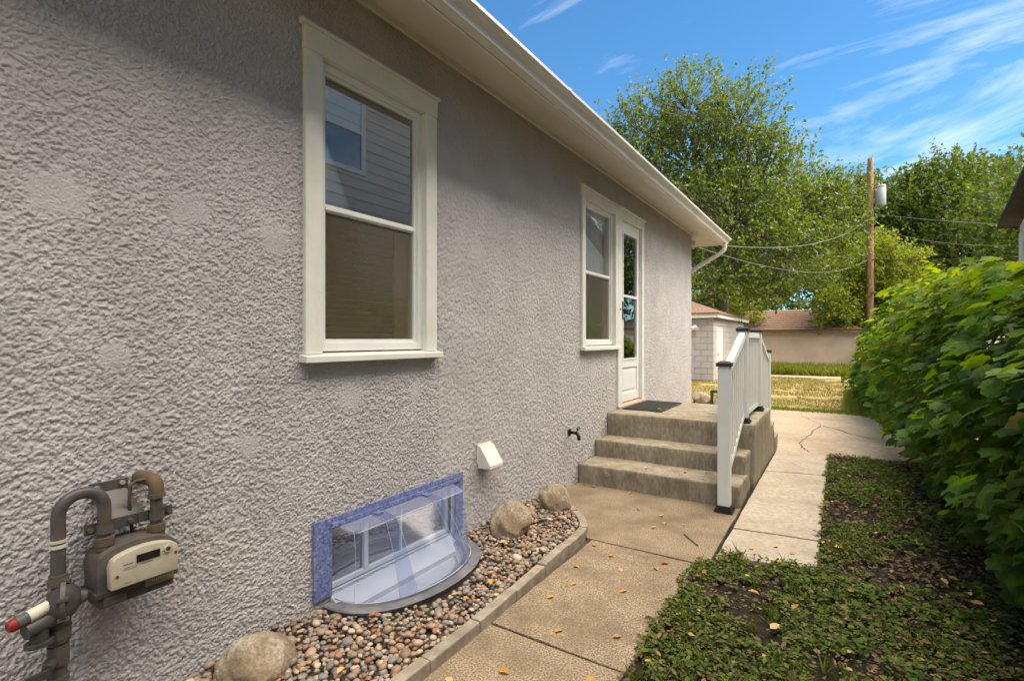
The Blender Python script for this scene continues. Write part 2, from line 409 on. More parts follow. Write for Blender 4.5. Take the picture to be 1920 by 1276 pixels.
# ================================================================ mesh helpers
class MB:
    def __init__(self):
        self.v = []; self.f = []

    def add(self, vs, fs):
        n = len(self.v)
        self.v += [tuple(p) for p in vs]
        self.f += [tuple(i + n for i in f) for f in fs]
        return self

    def box(self, x0, x1, y0, y1, z0, z1):
        return self.add([(x0, y0, z0), (x1, y0, z0), (x1, y1, z0), (x0, y1, z0), (x0, y0, z1), (x1, y0, z1), (x1, y1, z1), (x0, y1, z1)],
                        [(0, 3, 2, 1), (4, 5, 6, 7), (0, 1, 5, 4), (1, 2, 6, 5), (2, 3, 7, 6), (3, 0, 4, 7)])

    def tube(self, pts, r, n=12, cap=True):
        pts = [Vector(p) for p in pts]
        rs = r if isinstance(r, (list, tuple)) else [r] * len(pts)
        rings = []
        ref = None
        for i, p in enumerate(pts):
            d = (pts[min(i + 1, len(pts) - 1)] - pts[max(i - 1, 0)]).normalized()
            if ref is None:
                ref = d.orthogonal().normalized()
            ref = (ref - d * ref.dot(d))
            ref = ref.normalized() if ref.length > 1e-6 else d.orthogonal().normalized()
            b = d.cross(ref)
            rings.append([p + (ref * math.cos(2 * math.pi * k / n) + b * math.sin(2 * math.pi * k / n)) * rs[i] for k in range(n)])
        vs = [q for ring in rings for q in ring]
        fs = []
        for i in range(len(pts) - 1):
            for k in range(n):
                a = i * n + k; b2 = i * n + (k + 1) % n
                fs.append((a, b2, b2 + n, a + n))
        if cap:
            fs.append(tuple(range(n - 1, -1, -1)))
            m = (len(pts) - 1) * n
            fs.append(tuple(m + k for k in range(n)))
        return self.add(vs, fs)

    def prism(self, poly, z0, z1):
        """poly: list of (x, y) counter-clockwise, extruded in z"""
        n = len(poly)
        vs = [(x, y, z0) for x, y in poly] + [(x, y, z1) for x, y in poly]
        fs = [tuple(range(n - 1, -1, -1)), tuple(range(n, 2 * n))]
        fs += [(k, (k + 1) % n, (k + 1) % n + n, k + n) for k in range(n)]
        return self.add(vs, fs)

    def prism_y(self, poly, y0, y1):
        """poly: list of (x, z), extruded along y"""
        n = len(poly)
        vs = [(x, y0, z) for x, z in poly] + [(x, y1, z) for x, z in poly]
        fs = [tuple(range(n)), tuple(range(2 * n - 1, n - 1, -1))]
        fs += [(k + n, (k + 1) % n + n, (k + 1) % n, k) for k in range(n)]
        return self.add(vs, fs)

    def build(self, name, m, parent=None, smooth=False, bevel=0.0, loc=None):
        me = bpy.data.meshes.new(name)
        me.from_pydata(self.v, [], self.f)
        bm = bmesh.new(); bm.from_mesh(me)
        bmesh.ops.recalc_face_normals(bm, faces=bm.faces)
        if bevel > 0:
            es = [e for e in bm.edges if len(e.link_faces) == 2 and e.calc_face_angle(0) > 0.6]
            bmesh.ops.bevel(bm, geom=es, offset=bevel, segments=2, profile=0.6, affect='EDGES', clamp_overlap=True)
        bm.to_mesh(me); bm.free()
        o = bpy.data.objects.new(name, me)
        C.objects.link(o)
        me.materials.append(M[m])
        if smooth:
            me.polygons.foreach_set('use_smooth', [True] * len(me.polygons))
            if smooth == 'angle':
                me.set_sharp_from_angle(angle=R(40))
        if loc:
            o.location = loc
        if parent:
            o.parent = parent
        return o


def np_mesh(name, verts, faces, m, parent=None, smooth=False):
    """verts (N,3) array, faces (F,k) array with k 3 or 4"""
    me = bpy.data.meshes.new(name)
    verts = np.ascontiguousarray(verts, dtype=np.float32)
    faces = np.ascontiguousarray(faces, dtype=np.int32)
    F, k = faces.shape
    me.vertices.add(len(verts)); me.vertices.foreach_set('co', verts.ravel())
    me.loops.add(F * k); me.loops.foreach_set('vertex_index', faces.ravel())
    me.polygons.add(F)
    me.polygons.foreach_set('loop_start', np.arange(0, F * k, k, dtype=np.int32))
    me.polygons.foreach_set('loop_total', np.full(F, k, dtype=np.int32))
    if smooth:
        me.polygons.foreach_set('use_smooth', np.ones(F, dtype=bool))
    me.update(calc_edges=True)
    me.materials.append(M[m])
    o = bpy.data.objects.new(name, me)
    C.objects.link(o)
    if parent:
        o.parent = parent
    return o


def tag(o, label=None, cat=None, group=None, kind=None):
    if label: o['label'] = label
    if cat: o['category'] = cat
    if group: o['group'] = group
    if kind: o['kind'] = kind
    return o


def thing(name, label, cat, loc=(0, 0, 0), group=None):
    o = bpy.data.objects.new(name, None)
    o.empty_display_size = 0.1
    C.objects.link(o)
    o.location = loc
    o['wx'] = 0
    del o['wx']
    return tag(o, label, cat, group)


def bx(name, m, parent, x0, x1, y0, y1, z0, z1, bevel=0.0):
    return MB().box(x0, x1, y0, y1, z0, z1).build(name, m, parent, bevel=bevel)


def arc(p0, p1, p2, n=8):
    """quadratic curve points"""
    p0, p1, p2 = Vector(p0), Vector(p1), Vector(p2)
    return [(p0 * (1 - t) ** 2 + p1 * 2 * t * (1 - t) + p2 * t * t) for t in [i / n for i in range(n + 1)]]


def pnoise(x, y, seed=0):
    """2-D gradient noise, about -1..1"""
    xi = np.floor(x).astype(np.int64); yi = np.floor(y).astype(np.int64)
    xf = x - xi; yf = y - yi

    def grad(ix, iy):
        h = (ix * 374761393 + iy * 668265263 + seed * 974634771) & 0xffffffff
        h = ((h ^ (h >> 13)) * 1274126177) & 0xffffffff
        h = (h ^ (h >> 16)) & 0xffff
        a = h * (2 * np.pi / 65536.0)
        return np.cos(a), np.sin(a)
    u = xf * xf * xf * (xf * (xf * 6 - 15) + 10); v = yf * yf * yf * (yf * (yf * 6 - 15) + 10)
    r = []
    for dx in (0, 1):
        for dy in (0, 1):
            gx, gy = grad(xi + dx, yi + dy)
            r.append(gx * (xf - dx) + gy * (yf - dy))
    a = r[0] * (1 - u) + r[2] * u
    b = r[1] * (1 - u) + r[3] * u
    return (a * (1 - v) + b * v) * 1.5


def sstep(a, b, x):
    t = np.clip((x - a) / (b - a), 0, 1)
    return t * t * (3 - 2 * t)


# ================================================================ ground and pavements
g = MB().add([(-250, -250, -0.03), (250, -250, -0.03), (250, 250, -0.03), (-250, 250, -0.03)], [(0, 1, 2, 3)]).build('ground', 'lawn_soil')
tag(g, kind='structure')
# garden bed of dark soil between the walk and the vines
nx, ny = 60, 300
gx = np.linspace(1.34, 4.4, nx); gy = np.linspace(-3.0, 7.06, ny)
GX, GY = np.meshgrid(gx, gy)
GZ = -0.012 + 0.012 * pnoise(GX * 4, GY * 4, 3) + 0.006 * pnoise(GX * 17, GY * 17, 4)
GZ = np.where((GX > 1.40) & (GX < 2.03) & (GY > 3.42), -0.02, GZ)
idx = np.arange(nx * ny).reshape(ny, nx)
fc = np.stack([idx[:-1, :-1], idx[:-1, 1:], idx[1:, 1:], idx[1:, :-1]], -1).reshape(-1, 4)
o = np_mesh('garden_soil', np.stack([GX, GY, GZ], -1).reshape(-1, 3), fc, 'soil', smooth=True)
tag(o, kind='structure')


def wobble_poly(poly, amp=0.004, step=0.12):
    out_ = []
    n = len(poly)
    for i in range(n):
        a = Vector(poly[i]); b = Vector(poly[(i + 1) % n])
        k = max(1, int((b - a).length / step))
        for j in range(k):
            p = a.lerp(b, j / k)
            out_.append((p.x + random.uniform(-amp, amp), p.y + random.uniform(-amp, amp)))
    return out_


side = MB().box(0.60, 1.40, -5.0, 3.20, -0.028, -0.022).build('sidewalk', 'crack'); tag(side, kind='structure')
for y0, y1 in ((-4.03, -2.84), (-2.825, -1.635), (-1.62, -0.43), (-0.415, 0.775), (0.79, 1.979), (1.993, 3.186)):
    MB().prism(wobble_poly([(0.69, y0), (1.365, y0), (1.365, y1), (0.69, y1)]), -0.06, random.uniform(-0.004, 0.002)).build('slab', 'aggregate', side, bevel=0.004)
MB().prism(wobble_poly([(0.64, 3.203), (1.43, 3.203), (1.432, 4.44), (0.0, 4.44), (0.0, 3.80), (0.22, 3.70), (0.50, 3.45)]), -0.06, 0.0).build('slab', 'aggregate', side, bevel=0.004)

path = MB().box(1.452, 1.99, 3.5, 7.0, -0.028, -0.024).build('path', 'crack'); tag(path, kind='structure')
ps = [[(1.452, 3.37), (1.70, 3.43), (1.99, 3.49), (1.992, 3.985), (1.455, 3.925)],
      [(1.455, 3.937), (1.992, 3.997), (1.988, 5.365), (1.452, 5.235)],
      [(1.452, 5.247), (1.988, 5.377), (1.992, 5.95), (1.452, 5.83)],
      [(1.452, 5.84), (1.992, 5.96), (2.0, 6.98), (1.452, 6.965)]]
for i, p in enumerate(ps):
    MB().prism(wobble_poly(p, 0.003), -0.06, 0.002 + 0.003 * (i % 2)).build('slab', 'path_concrete', path, bevel=0.004)

patio = MB().prism(wobble_poly([(1.20, 6.985), (2.0, 6.985), (3.0, 7.17), (3.0, 11.22), (1.0, 10.98), (-0.6, 10.9), (-0.6, 9.0), (0.1, 9.0), (0.1, 7.25), (1.20, 7.25)], 0.006, 0.2), -0.06, 0.004).build('patio', 'patio_concrete', bevel=0.004)
tag(patio, kind='structure')


def strip(name, pts, wd, z, m, parent):
    mb = MB()
    vs = []; fs = []
    n = len(pts)
    for i, p in enumerate(pts):
        a = Vector(pts[max(0, i - 1)]); b = Vector(pts[min(n - 1, i + 1)])
        d = (b - a).normalized()
        nrm = Vector((-d.y, d.x))
        ww = wd * random.uniform(0.5, 1.3) * (0.3 if i in (0, n - 1) else 1)
        vs += [(p[0] + nrm.x * ww, p[1] + nrm.y * ww, z), (p[0] - nrm.x * ww, p[1] - nrm.y * ww, z)]
        if i:
            fs.append((2 * i - 2, 2 * i - 1, 2 * i + 1, 2 * i))
    return mb.add(vs, fs).build(name, m, parent)


def jag(pts, k=6, amp=0.02):
    out_ = []
    for a, b in zip(pts[:-1], pts[1:]):
        a, b = Vector(a), Vector(b)
        for j in range(k):
            p = a.lerp(b, j / k)
            out_.append((p.x + random.uniform(-amp, amp), p.y + random.uniform(-amp, amp)))
    out_.append(tuple(pts[-1]))
    return out_


for pts, wd in (([(1.859, 9.4), (1.75, 8.51), (1.67, 7.57), (1.73, 7.23), (1.81, 7.07)], 0.008),
                ([(1.859, 9.4), (2.27, 8.70), (2.5, 8.40), (2.8, 8.33)], 0.012),
                ([(1.45, 10.7), (1.60, 10.2), (1.859, 9.4)], 0.006), ([(2.2, 7.9), (2.5, 7.8), (2.9, 7.85)], 0.006)):
    strip('crack', jag(pts), wd * 0.6, 0.008, 'crack', patio)

al = MB().add([(-30, 21.0, -0.02), (30, 21.0, -0.02), (30, 22.2, -0.02), (-30, 22.2, -0.02)], [(0, 1, 2, 3)]).build('alley', 'dirt')
tag(al, kind='structure')

# ================================================================ the stucco house
house = thing('house', 'low house with grey lilac stucco wall, white trim and a gutter along its eave', 'house')
HOLES = [(1.47, 2.35, 1.29, 2.80), (4.49, 6.27, 1.29, 2.80), (5.50, 6.27, 0.58, 2.80), (1.60, 2.52, 0.12, 0.425)]
PATCH = [(0.568, 1.821, 0.085), (0.953, 1.852, 0.085), (1.314, 1.80, 0.08), (1.737, 1.081, 0.085), (2.196, 1.058, 0.055), (2.604, 1.99, 0.05), (2.84, 1.94, 0.06),
         (0.72, 1.30, 0.05), (3.1, 2.2, 0.06), (4.75, 1.02, 0.10), (5.15, 1.05, 0.07), (1.2, 0.9, 0.05), (3.6, 1.4, 0.06), (0.45, 2.5, 0.06), (4.4, 2.2, 0.06)]


def worley(u, v, seed):
    """nearest and second nearest feature distance and the nearest cell's random number"""
    iu = np.floor(u).astype(np.int64); iv = np.floor(v).astype(np.int64)
    d1 = np.full(u.shape, 9.0); d2 = np.full(u.shape, 9.0); r1 = np.zeros(u.shape)
    for du in (-1, 0, 1):
        for dv_ in (-1, 0, 1):
            a = iu + du; b = iv + dv_
            h = (a * 374761393 + b * 668265263 + seed * 974634771) & 0xffffffff
            h = ((h ^ (h >> 13)) * 1274126177) & 0xffffffff
            h = h ^ (h >> 16)
            d = np.hypot(a + ((h & 0xff) / 255.0) * 0.9 + 0.05 - u, b + (((h >> 8) & 0xff) / 255.0) * 0.9 + 0.05 - v)
            m_ = d < d1
            d2 = np.where(m_, d1, np.minimum(d2, d))
            r1 = np.where(m_, ((h >> 16) & 0xff) / 255.0, r1)
            d1 = np.where(m_, d, d1)
    return d1, d2, r1


def stucco_h(Y, Z):
    wx = pnoise(Y * 30, Z * 30, 21) * 0.007 + pnoise(Y * 90, Z * 90, 23) * 0.0035
    wz = pnoise(Y * 30, Z * 30, 22) * 0.007 + pnoise(Y * 90, Z * 90, 24) * 0.0035
    big_ = pnoise(Y * 4, Z * 4, 6)
    d1, d2, r1 = worley((Y + wx) / 0.0150, (Z + wz) / 0.0163, 1)
    flat = sstep(0.03, 0.20, d2 - d1) * sstep(0.25, 0.55, r1 + 0.15 * big_) * (0.45 + 0.55 * r1)
    e1, e2, q1 = worley((Y - wz) / 0.0092, (Z + wx) / 0.0098, 2)
    small = (1 - sstep(0.18, 0.58, e1)) * sstep(0.35, 0.6, q1)
    c = pnoise(Y * 120, Z * 120, 5)
    h = flat * 0.0047 + small * 0.0049 * (1 - 0.5 * flat) + c * 0.0006
    for (py_, pz_, pr) in PATCH:
        d = np.sqrt((Y - py_) ** 2 + (Z - pz_) ** 2 * 0.8) + 0.03 * pnoise(Y * 22, Z * 22, 9) + 0.02 * pnoise(Y * 9, Z * 9, 10)
        k = 1 - sstep(pr * 0.5, pr * 1.1, d)
        h = h * (1 - 0.86 * k) + (0.0032 + 0.0006 * c) * k
    return h


def wall_grid(y0, y1, z0, z1, s):
    ny_ = int(round((y1 - y0) / s)) + 1; nz_ = int(round((z1 - z0) / s)) + 1
    Y, Z = np.meshgrid(np.linspace(y0, y1, ny_), np.linspace(z0, z1, nz_))
    X = stucco_h(Y, Z) * (1 + 0.5 * sstep(2.0, 6.0, Y))
    # gentle unevenness of the old wall
    X = X + 0.003 * pnoise(Y * 1.3, Z * 1.3, 31)
    V = np.stack([X, Y, Z], -1).reshape(-1, 3)
    ii = np.arange(ny_ * nz_).reshape(nz_, ny_)
    F = np.stack([ii[:-1, :-1], ii[:-1, 1:], ii[1:, 1:], ii[1:, :-1]], -1).reshape(-1, 4)
    cy = V[F, 1].mean(1); cz = V[F, 2].mean(1)
    keep = np.ones(len(F), bool)
    for a, b, c_, d in HOLES:
        keep &= ~((cy > a) & (cy < b) & (cz > c_) & (cz < d))
    return V, F[keep]


Vs, Fs, off = [], [], 0
for a in ((0.38, 2.4, -0.03, 3.17, 0.0034), (2.4, 8.81, -0.03, 3.17, 0.0076), (-1.2, 0.38, -0.03, 3.17, 0.0080), (-6.0, -1.2, -0.03, 3.17, 0.03)):
    V, F = wall_grid(*a)
    Vs.append(V); Fs.append(F + off); off += len(V)
np_mesh('wall', np.concatenate(Vs), np.concatenate(Fs), 'stucco', house, smooth=True)
MB().box(-8.0, -0.02, 8.75, 8.807, -0.05, 3.3).build('rear_wall', 'stucco', house)
MB().box(-8.0, -0.02, -6.0, -5.95, -0.05, 3.3).build('front_wall', 'stucco', house)
MB().box(-8.0, -7.95, -5.95, 8.75, -0.05, 3.3).build('side_wall', 'stucco', house)
# eave: sloping soffit, trim board, fascia, gutter and roof
EY0, EY1 = -6.4, 9.12
MB().add([(0.0, EY0, 3.150), (0.445, EY0, 2.965), (0.445, EY1, 2.965), (0.0, 8.80, 3.150),
          (-8.0, 8.80, 3.150), (-8.4, EY1, 2.965)], [(0, 1, 2, 3), (3, 2, 5, 4)]).build('soffit', 'soffit', house)
MB().prism_y([(0.006, 3.105), (0.030, 3.105), (0.034, 3.145), (0.006, 3.150)], -6, 8.80).build('soffit_trim', 'soffit', house)
MB().prism_y([(0.446, 2.955), (0.462, 2.955), (0.462, 3.10), (0.446, 3.10)], EY0, EY1).build('fascia', 'gutter', house)
MB().box(-8.4, 0.462, EY1 + 0.001, EY1 + 0.017, 2.955, 3.10).build('rear_fascia', 'gutter', house)
prof = [(0.464, 3.040), (0.464, 2.958), (0.470, 2.952), (0.522, 2.952), (0.528, 2.957), (0.531, 2.972), (0.534, 2.985), (0.552, 3.002), (0.572, 3.014), (0.580, 3.024), (0.580, 3.044),
        (0.574, 3.047), (0.574, 3.030), (0.566, 3.020), (0.545, 3.008), (0.528, 2.990), (0.524, 2.975), (0.520, 2.960), (0.474, 2.960), (0.469, 3.040)]
gut = MB().prism_y(prof, EY0, EY1).build('gutter', 'gutter', house, bevel=0)
ep = prof[1:11] + [(0.464, 3.044)]
MB().prism_y(ep, EY1 + 0.001, EY1 + 0.004).build('end_cap', 'gutter', gut)
for ys_ in (3.05, 6.1):
    sp_ = [(0.52 + (x_ - 0.52) * 1.05, 3.0 + (z_ - 3.0) * 1.05) for x_, z_ in prof[1:11]]
    sq_ = [(0.52 + (x_ - 0.52) * 0.96, 3.0 + (z_ - 3.0) * 0.96) for x_, z_ in prof[1:11]]
    MB().prism_y(sp_ + sq_[::-1], ys_, ys_ + 0.05).build('gutter_seam', 'gutter', gut)
# drip strip just below the shingles
ridge = (-3.75, 4.9)
MB().add([(0.53, EY0, 3.055), (0.53, EY1 + 0.07, 3.055), (-8.4, EY1 + 0.07, 3.055), (-8.4, EY0, 3.055), (ridge[0], EY0 + 4, 4.75), (ridge[0], EY1 - 4, 4.75)],
         [(0, 1, 5, 4), (1, 2, 5), (2, 3, 4, 5), (3, 0, 4)]).build('roof', 'grey_shingle', house)
# downspout: outlet, elbow, slanted run back to the corner, then down the rear
dpts = [(0.495, 9.00, 2.955), (0.495, 9.00, 2.89)] + arc((0.495, 9.0, 2.89), (0.485, 9.0, 2.83), (0.42, 8.99, 2.79), 5)[1:] + \
       [(0.05, 8.93, 2.57)] + arc((0.05, 8.93, 2.57), (0.0, 8.92, 2.54), (-0.06, 8.90, 2.47), 4)[1:] + [(-0.06, 8.90, 0.25)]
MB().tube(dpts, 0.036, 10).build('downspout', 'gutter', house, smooth='angle')
MB().box(-0.10, -0.02, 8.81, 8.90, 2.99, 3.09).box(-0.02, 0.06, 8.82, 8.86, 2.95, 3.02).build('eave_bracket', 'gutter', house)


def window_unit(name, y0, y1, z0, z1, casing, head, parent, glass, has_screen=True, sill_over=0.02, right_casing=True, rail_z=2.01):
    """y0..y1, z0..z1 outer edges of the casing; returns the casing part"""
    win = MB().box(-0.06, 0.028, y0 - 0.003, y1 + 0.003, z1 - head + 0.001, z1 - 0.018).build(name, 'white_wood', parent, bevel=0.003)
    MB().box(-0.06, 0.026, y0, y0 + casing, z0 + 0.034, z1 - head).build('side_casing', 'white_wood', win, bevel=0.003)
    MB().box(-0.06, 0.026, y1 - casing, y1, z0 + 0.034, z1 - head).build('side_casing', 'white_wood', win, bevel=0.003)
    MB().prism_y([(0.0, z1 - 0.017), (0.040, z1 - 0.017), (0.042, z1 - 0.008), (0.037, z1 + 0.002), (0.0, z1 + 0.016)], y0 - 0.018, y1 + 0.018).build('drip_cap', 'white_wood', win)
    MB().prism_y([(-0.06, z0 + 0.0), (0.062, z0 - 0.004), (0.062, z0 + 0.026), (-0.06, z0 + 0.044)], y0 - sill_over, y1 + sill_over).build('sill', 'white_wood', win, bevel=0.003)
    a, b = y0 + casing, (y1 - casing)
    c, d = z0 + 0.046, z1 - head
    # jamb liner, then the vinyl frame
    fr = MB()
    f = 0.036
    for (xx0, xx1, ff, gg) in ((-0.075, -0.012, 0.0, f), (-0.075, -0.028, f - 0.004, f + 0.018)):
        fr.box(xx0, xx1, a + ff, a + gg, c + ff, d - ff)
        fr.box(xx0, xx1, b - gg, b - ff, c + ff, d - ff)
        fr.box(xx0, xx1 - 0.001, a + gg, b - gg, c + ff, c + gg + 0.006)
        fr.box(xx0, xx1 - 0.001, a + gg, b - gg, d - gg, d - ff)
    fr.build('frame', 'white_vinyl', win, bevel=0.002)
    ga, gb = a + f + 0.016, b - f - 0.016
    gc, gd = c + f + 0.022, d - f - 0.016
    MB().box(-0.066, -0.030, ga, gb, rail_z - 0.020, rail_z + 0.018).box(-0.060, -0.022, ga, gb, rail_z - 0.012, rail_z + 0.004).build('meeting_rail', 'white_vinyl', win, bevel=0.002)
    p = MB().box(-0.046, -0.043, ga, gb, rail_z + 0.018, gd).build('pane', glass, win)
    p = MB().box(-0.058, -0.055, ga, gb, gc, rail_z - 0.020).build('pane', 'dim_glass', win)
    if has_screen:
        MB().box(-0.0405, -0.0400, ga, gb, gc, rail_z - 0.020).build('insect_screen', 'screen', win)
    return win, (ga, gb, gc, gd)


win, gl = window_unit('window', 1.451, 2.362, 1.256, 2.838, 0.093, 0.125, house, 'glass')
# closed slatted blind behind the panes
bl = MB()
z = gl[2] - 0.02
while z < gl[3]:
    bl.add([(-0.112, gl[0] - 0.02, z), (-0.112, gl[1] - 0.10, z), (-0.092, gl[1] - 0.10, z + 0.026), (-0.092, gl[0] - 0.02, z + 0.026)], [(0, 1, 2, 3)])
    z += 0.030
bl.box(-0.118, -0.10, gl[1] - 0.085, gl[1] + 0.02, gl[2] - 0.03, gl[3] + 0.03)
bl.build('blind', 'blind', win)
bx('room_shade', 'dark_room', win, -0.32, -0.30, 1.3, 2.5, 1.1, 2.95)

win2, gl2 = window_unit('window', 4.462, 5.400, 1.256, 2.855, 0.075, 0.115, house, 'dim_glass', sill_over=0.012, rail_z=2.035)
cu = MB()
ns_ = 40
vs = []; fs = []
for i in range(ns_ + 1):
    yy = gl2[0] - 0.02 + (gl2[1] - gl2[0] + 0.04) * i / ns_
    xx = -0.095 + 0.008 * math.sin(i * 1.3)
    vs += [(xx, yy, 2.03), (xx, yy, gl2[3] + 0.02)]
    if i: fs.append((2 * i - 2, 2 * i, 2 * i + 1, 2 * i - 1))
cu.add(vs, fs).build('curtain', 'curtain', win2, smooth=True)
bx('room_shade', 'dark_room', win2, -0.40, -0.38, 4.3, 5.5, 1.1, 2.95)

# storm door beside it
door = MB().box(-0.050, -0.012, 5.552, 5.630, 0.632, 2.735).box(-0.050, -0.012, 6.130, 6.200, 0.632, 2.735) \
    .box(-0.050, -0.0125, 5.630, 6.130, 2.620, 2.735).box(-0.050, -0.0125, 5.630, 6.130, 0.632, 0.730).box(-0.050, -0.0125, 5.630, 6.130, 1.03, 1.115) \
    .build('storm_door', 'door_paint', house, bevel=0.003)
MB().box(-0.045, -0.026, 5.630, 6.130, 0.730, 1.03).box(-0.030, -0.018, 5.665, 6.095, 0.765, 0.995).build('kick_panel', 'door_paint', door, bevel=0.006)
MB().box(-0.044, -0.008, 5.630, 6.130, 1.855, 1.885).build('glazing_bar', 'door_paint', door, bevel=0.002)
gb_ = MB()
for a, b, c, d in ((5.630, 5.652, 1.115, 2.62), (6.108, 6.130, 1.115, 2.62), (5.652, 6.108, 2.598, 2.62), (5.652, 6.108, 1.115, 1.137)):
    gb_.box(-0.040, -0.006, a, b, c, d)
gb_.build('glazing_frame', 'door_paint', door, bevel=0.003)
bx('pane', 'door_glass', door, -0.030, -0.027, 5.650, 6.110, 1.884, 2.60)
bx('pane', 'door_glass', door, -0.030, -0.027, 5.650, 6.110, 1.135, 1.856)
hd = MB().box(-0.012, 0.006, 5.584, 5.616, 1.585, 1.800).build('handle', 'black_metal', door, bevel=0.004)
MB().tube([(0.004, 5.60, 1.700), (0.028, 5.60, 1.700), (0.034, 5.606, 1.700), (0.036, 5.66, 1.703), (0.033, 5.70, 1.698)], [0.009, 0.009, 0.009, 0.008, 0.011], 8).build('lever', 'black_metal', hd, smooth=True)
bx('door_leaf', 'dark_room', door, -0.16, -0.12, 5.55, 6.21, 0.62, 2.76)  # dark panel standing in for the unlit room behind the glass
dc = MB().box(-0.06, 0.026, 5.402, 5.508, 0.585, 2.738).box(-0.06, 0.026, 6.212, 6.290, 0.585, 2.738).build('door_casing', 'white_wood', house, bevel=0.003)
MB().box(-0.06, 0.028, 5.398, 6.294, 2.7385, 2.838).build('head_casing', 'white_wood', dc, bevel=0.003)
MB().prism_y([(0.0, 2.839), (0.050, 2.839), (0.052, 2.848), (0.046, 2.860), (0.0, 2.872)], 5.42, 6.31).build('drip_cap', 'white_wood', dc)
MB().box(-0.055, 0.012, 5.510, 5.549, 0.63, 2.736).box(-0.055, 0.012, 6.203, 6.210, 0.63, 2.736).build('door_jamb', 'white_vinyl', dc, bevel=0.002)
MB().prism_y([(-0.06, 0.578), (0.045, 0.578), (0.045, 0.605), (-0.06, 0.630)], 5.40, 6.32).build('threshold', 'copper', dc, bevel=0.003)
MB().tube([(0.026, 5.455, 1.70), (0.036, 5.455, 1.70)], 0.014, 10).build('doorbell', 'grey_metal', dc)

# basement window seen inside the well
bw = MB().box(-0.06, -0.02, 1.60, 1.625, 0.12, 0.425).box(-0.06, -0.02, 2.495, 2.52, 0.12, 0.425).box(-0.06, -0.021, 1.625, 2.495, 0.40, 0.425) \
    .box(-0.06, -0.021, 1.625, 2.495, 0.12, 0.145).box(-0.06, -0.019, 1.835, 1.862, 0.145, 0.40).box(-0.06, -0.024, 2.105, 2.118, 0.145, 0.40).build('basement_window', 'white_vinyl', house, bevel=0.002)
for a, b in ((1.625, 1.835), (1.862, 2.105), (2.118, 2.495)):
    bx('pane', 'glass', bw, -0.042, -0.039, a, b, 0.145, 0.40)
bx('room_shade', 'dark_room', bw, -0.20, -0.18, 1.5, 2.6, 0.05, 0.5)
MB().prism_y([(-0.018, 0.02), (0.10, 0.02), (0.10, 0.050), (-0.018, 0.118)], 1.602, 2.518).build('sill', 'well_white', bw)

# ================================================================ concrete steps and railing
steps = thing('concrete_steps', 'weathered grey brown concrete steps and landing below the storm door', 'steps')


def block_poly(name, x0, x1, y0, y1, z0, z1, bev=0.012):
    mb = MB()
    # subdivided box so that its worn edges can waver
    nxx, nyy, nzz = 14, max(2, int((y1 - y0) / 0.1)), max(2, int((z1 - z0) / 0.08))
    bm = bmesh.new()
    bmesh.ops.create_cube(bm, size=1)
    for vv in bm.verts:
        vv.co = ((x0 if vv.co.x < 0 else x1), (y0 if vv.co.y < 0 else y1), (z0 if vv.co.z < 0 else z1))
    bmesh.ops.bevel(bm, geom=[e for e in bm.edges], offset=bev, segments=2, profile=0.5, affect='EDGES')
    bmesh.ops.subdivide_edges(bm, edges=[e for e in bm.edges if e.calc_length() > 0.14], cuts=9, use_grid_fill=True)
    bm.normal_update()
    for vv in bm.verts:
        nn = vv.normal
        a = np.array([vv.co.x * 6 + vv.co.z * 3]); b = np.array([vv.co.y * 6 + vv.co.z * 4])
        d = float(pnoise(a, b, 8)[0]) * 0.006 + float(pnoise(a * 3, b * 3, 9)[0]) * 0.004
        vv.co += nn * d
    me = bpy.data.meshes.new(name); bm.to_mesh(me); bm.free()
    me.materials.append(M['step_concrete'])
    me.polygons.foreach_set('use_smooth', [True] * len(me.polygons))
    o_ = bpy.data.objects.new(name, me); C.objects.link(o_); o_.parent = steps
    return o_


block_poly('step', 0.008, 1.425, 4.40, 4.86, -0.03, 0.180)
block_poly('step', 0.008, 1.415, 4.795, 5.18, -0.03, 0.345)
block_poly('landing', 0.008, 1.440, 5.115, 6.47, -0.03, 0.577)
block_poly('step', 0.008, 1.442, 6.46, 6.83, -0.03, 0.375)
block_poly('step', 0.008, 1.446, 6.82, 7.19, -0.03, 0.18)
dm = MB().tube([(0.30, 4.399, 0.115), (0.30, 4.390, 0.115)], [0.022, 0.018], 10).build('anchor_plug', 'edging', steps)

rail = thing('stair_railing', 'white railing with black post caps along the concrete steps', 'railing', (1.335, 4.3, 0))
RX = 1.335


def local(o_):
    """keep world placement while parented to the railing's base"""
    o_.matrix_parent_inverse = Matrix.Translation(-Vector(o_.parent.location))
    return o_


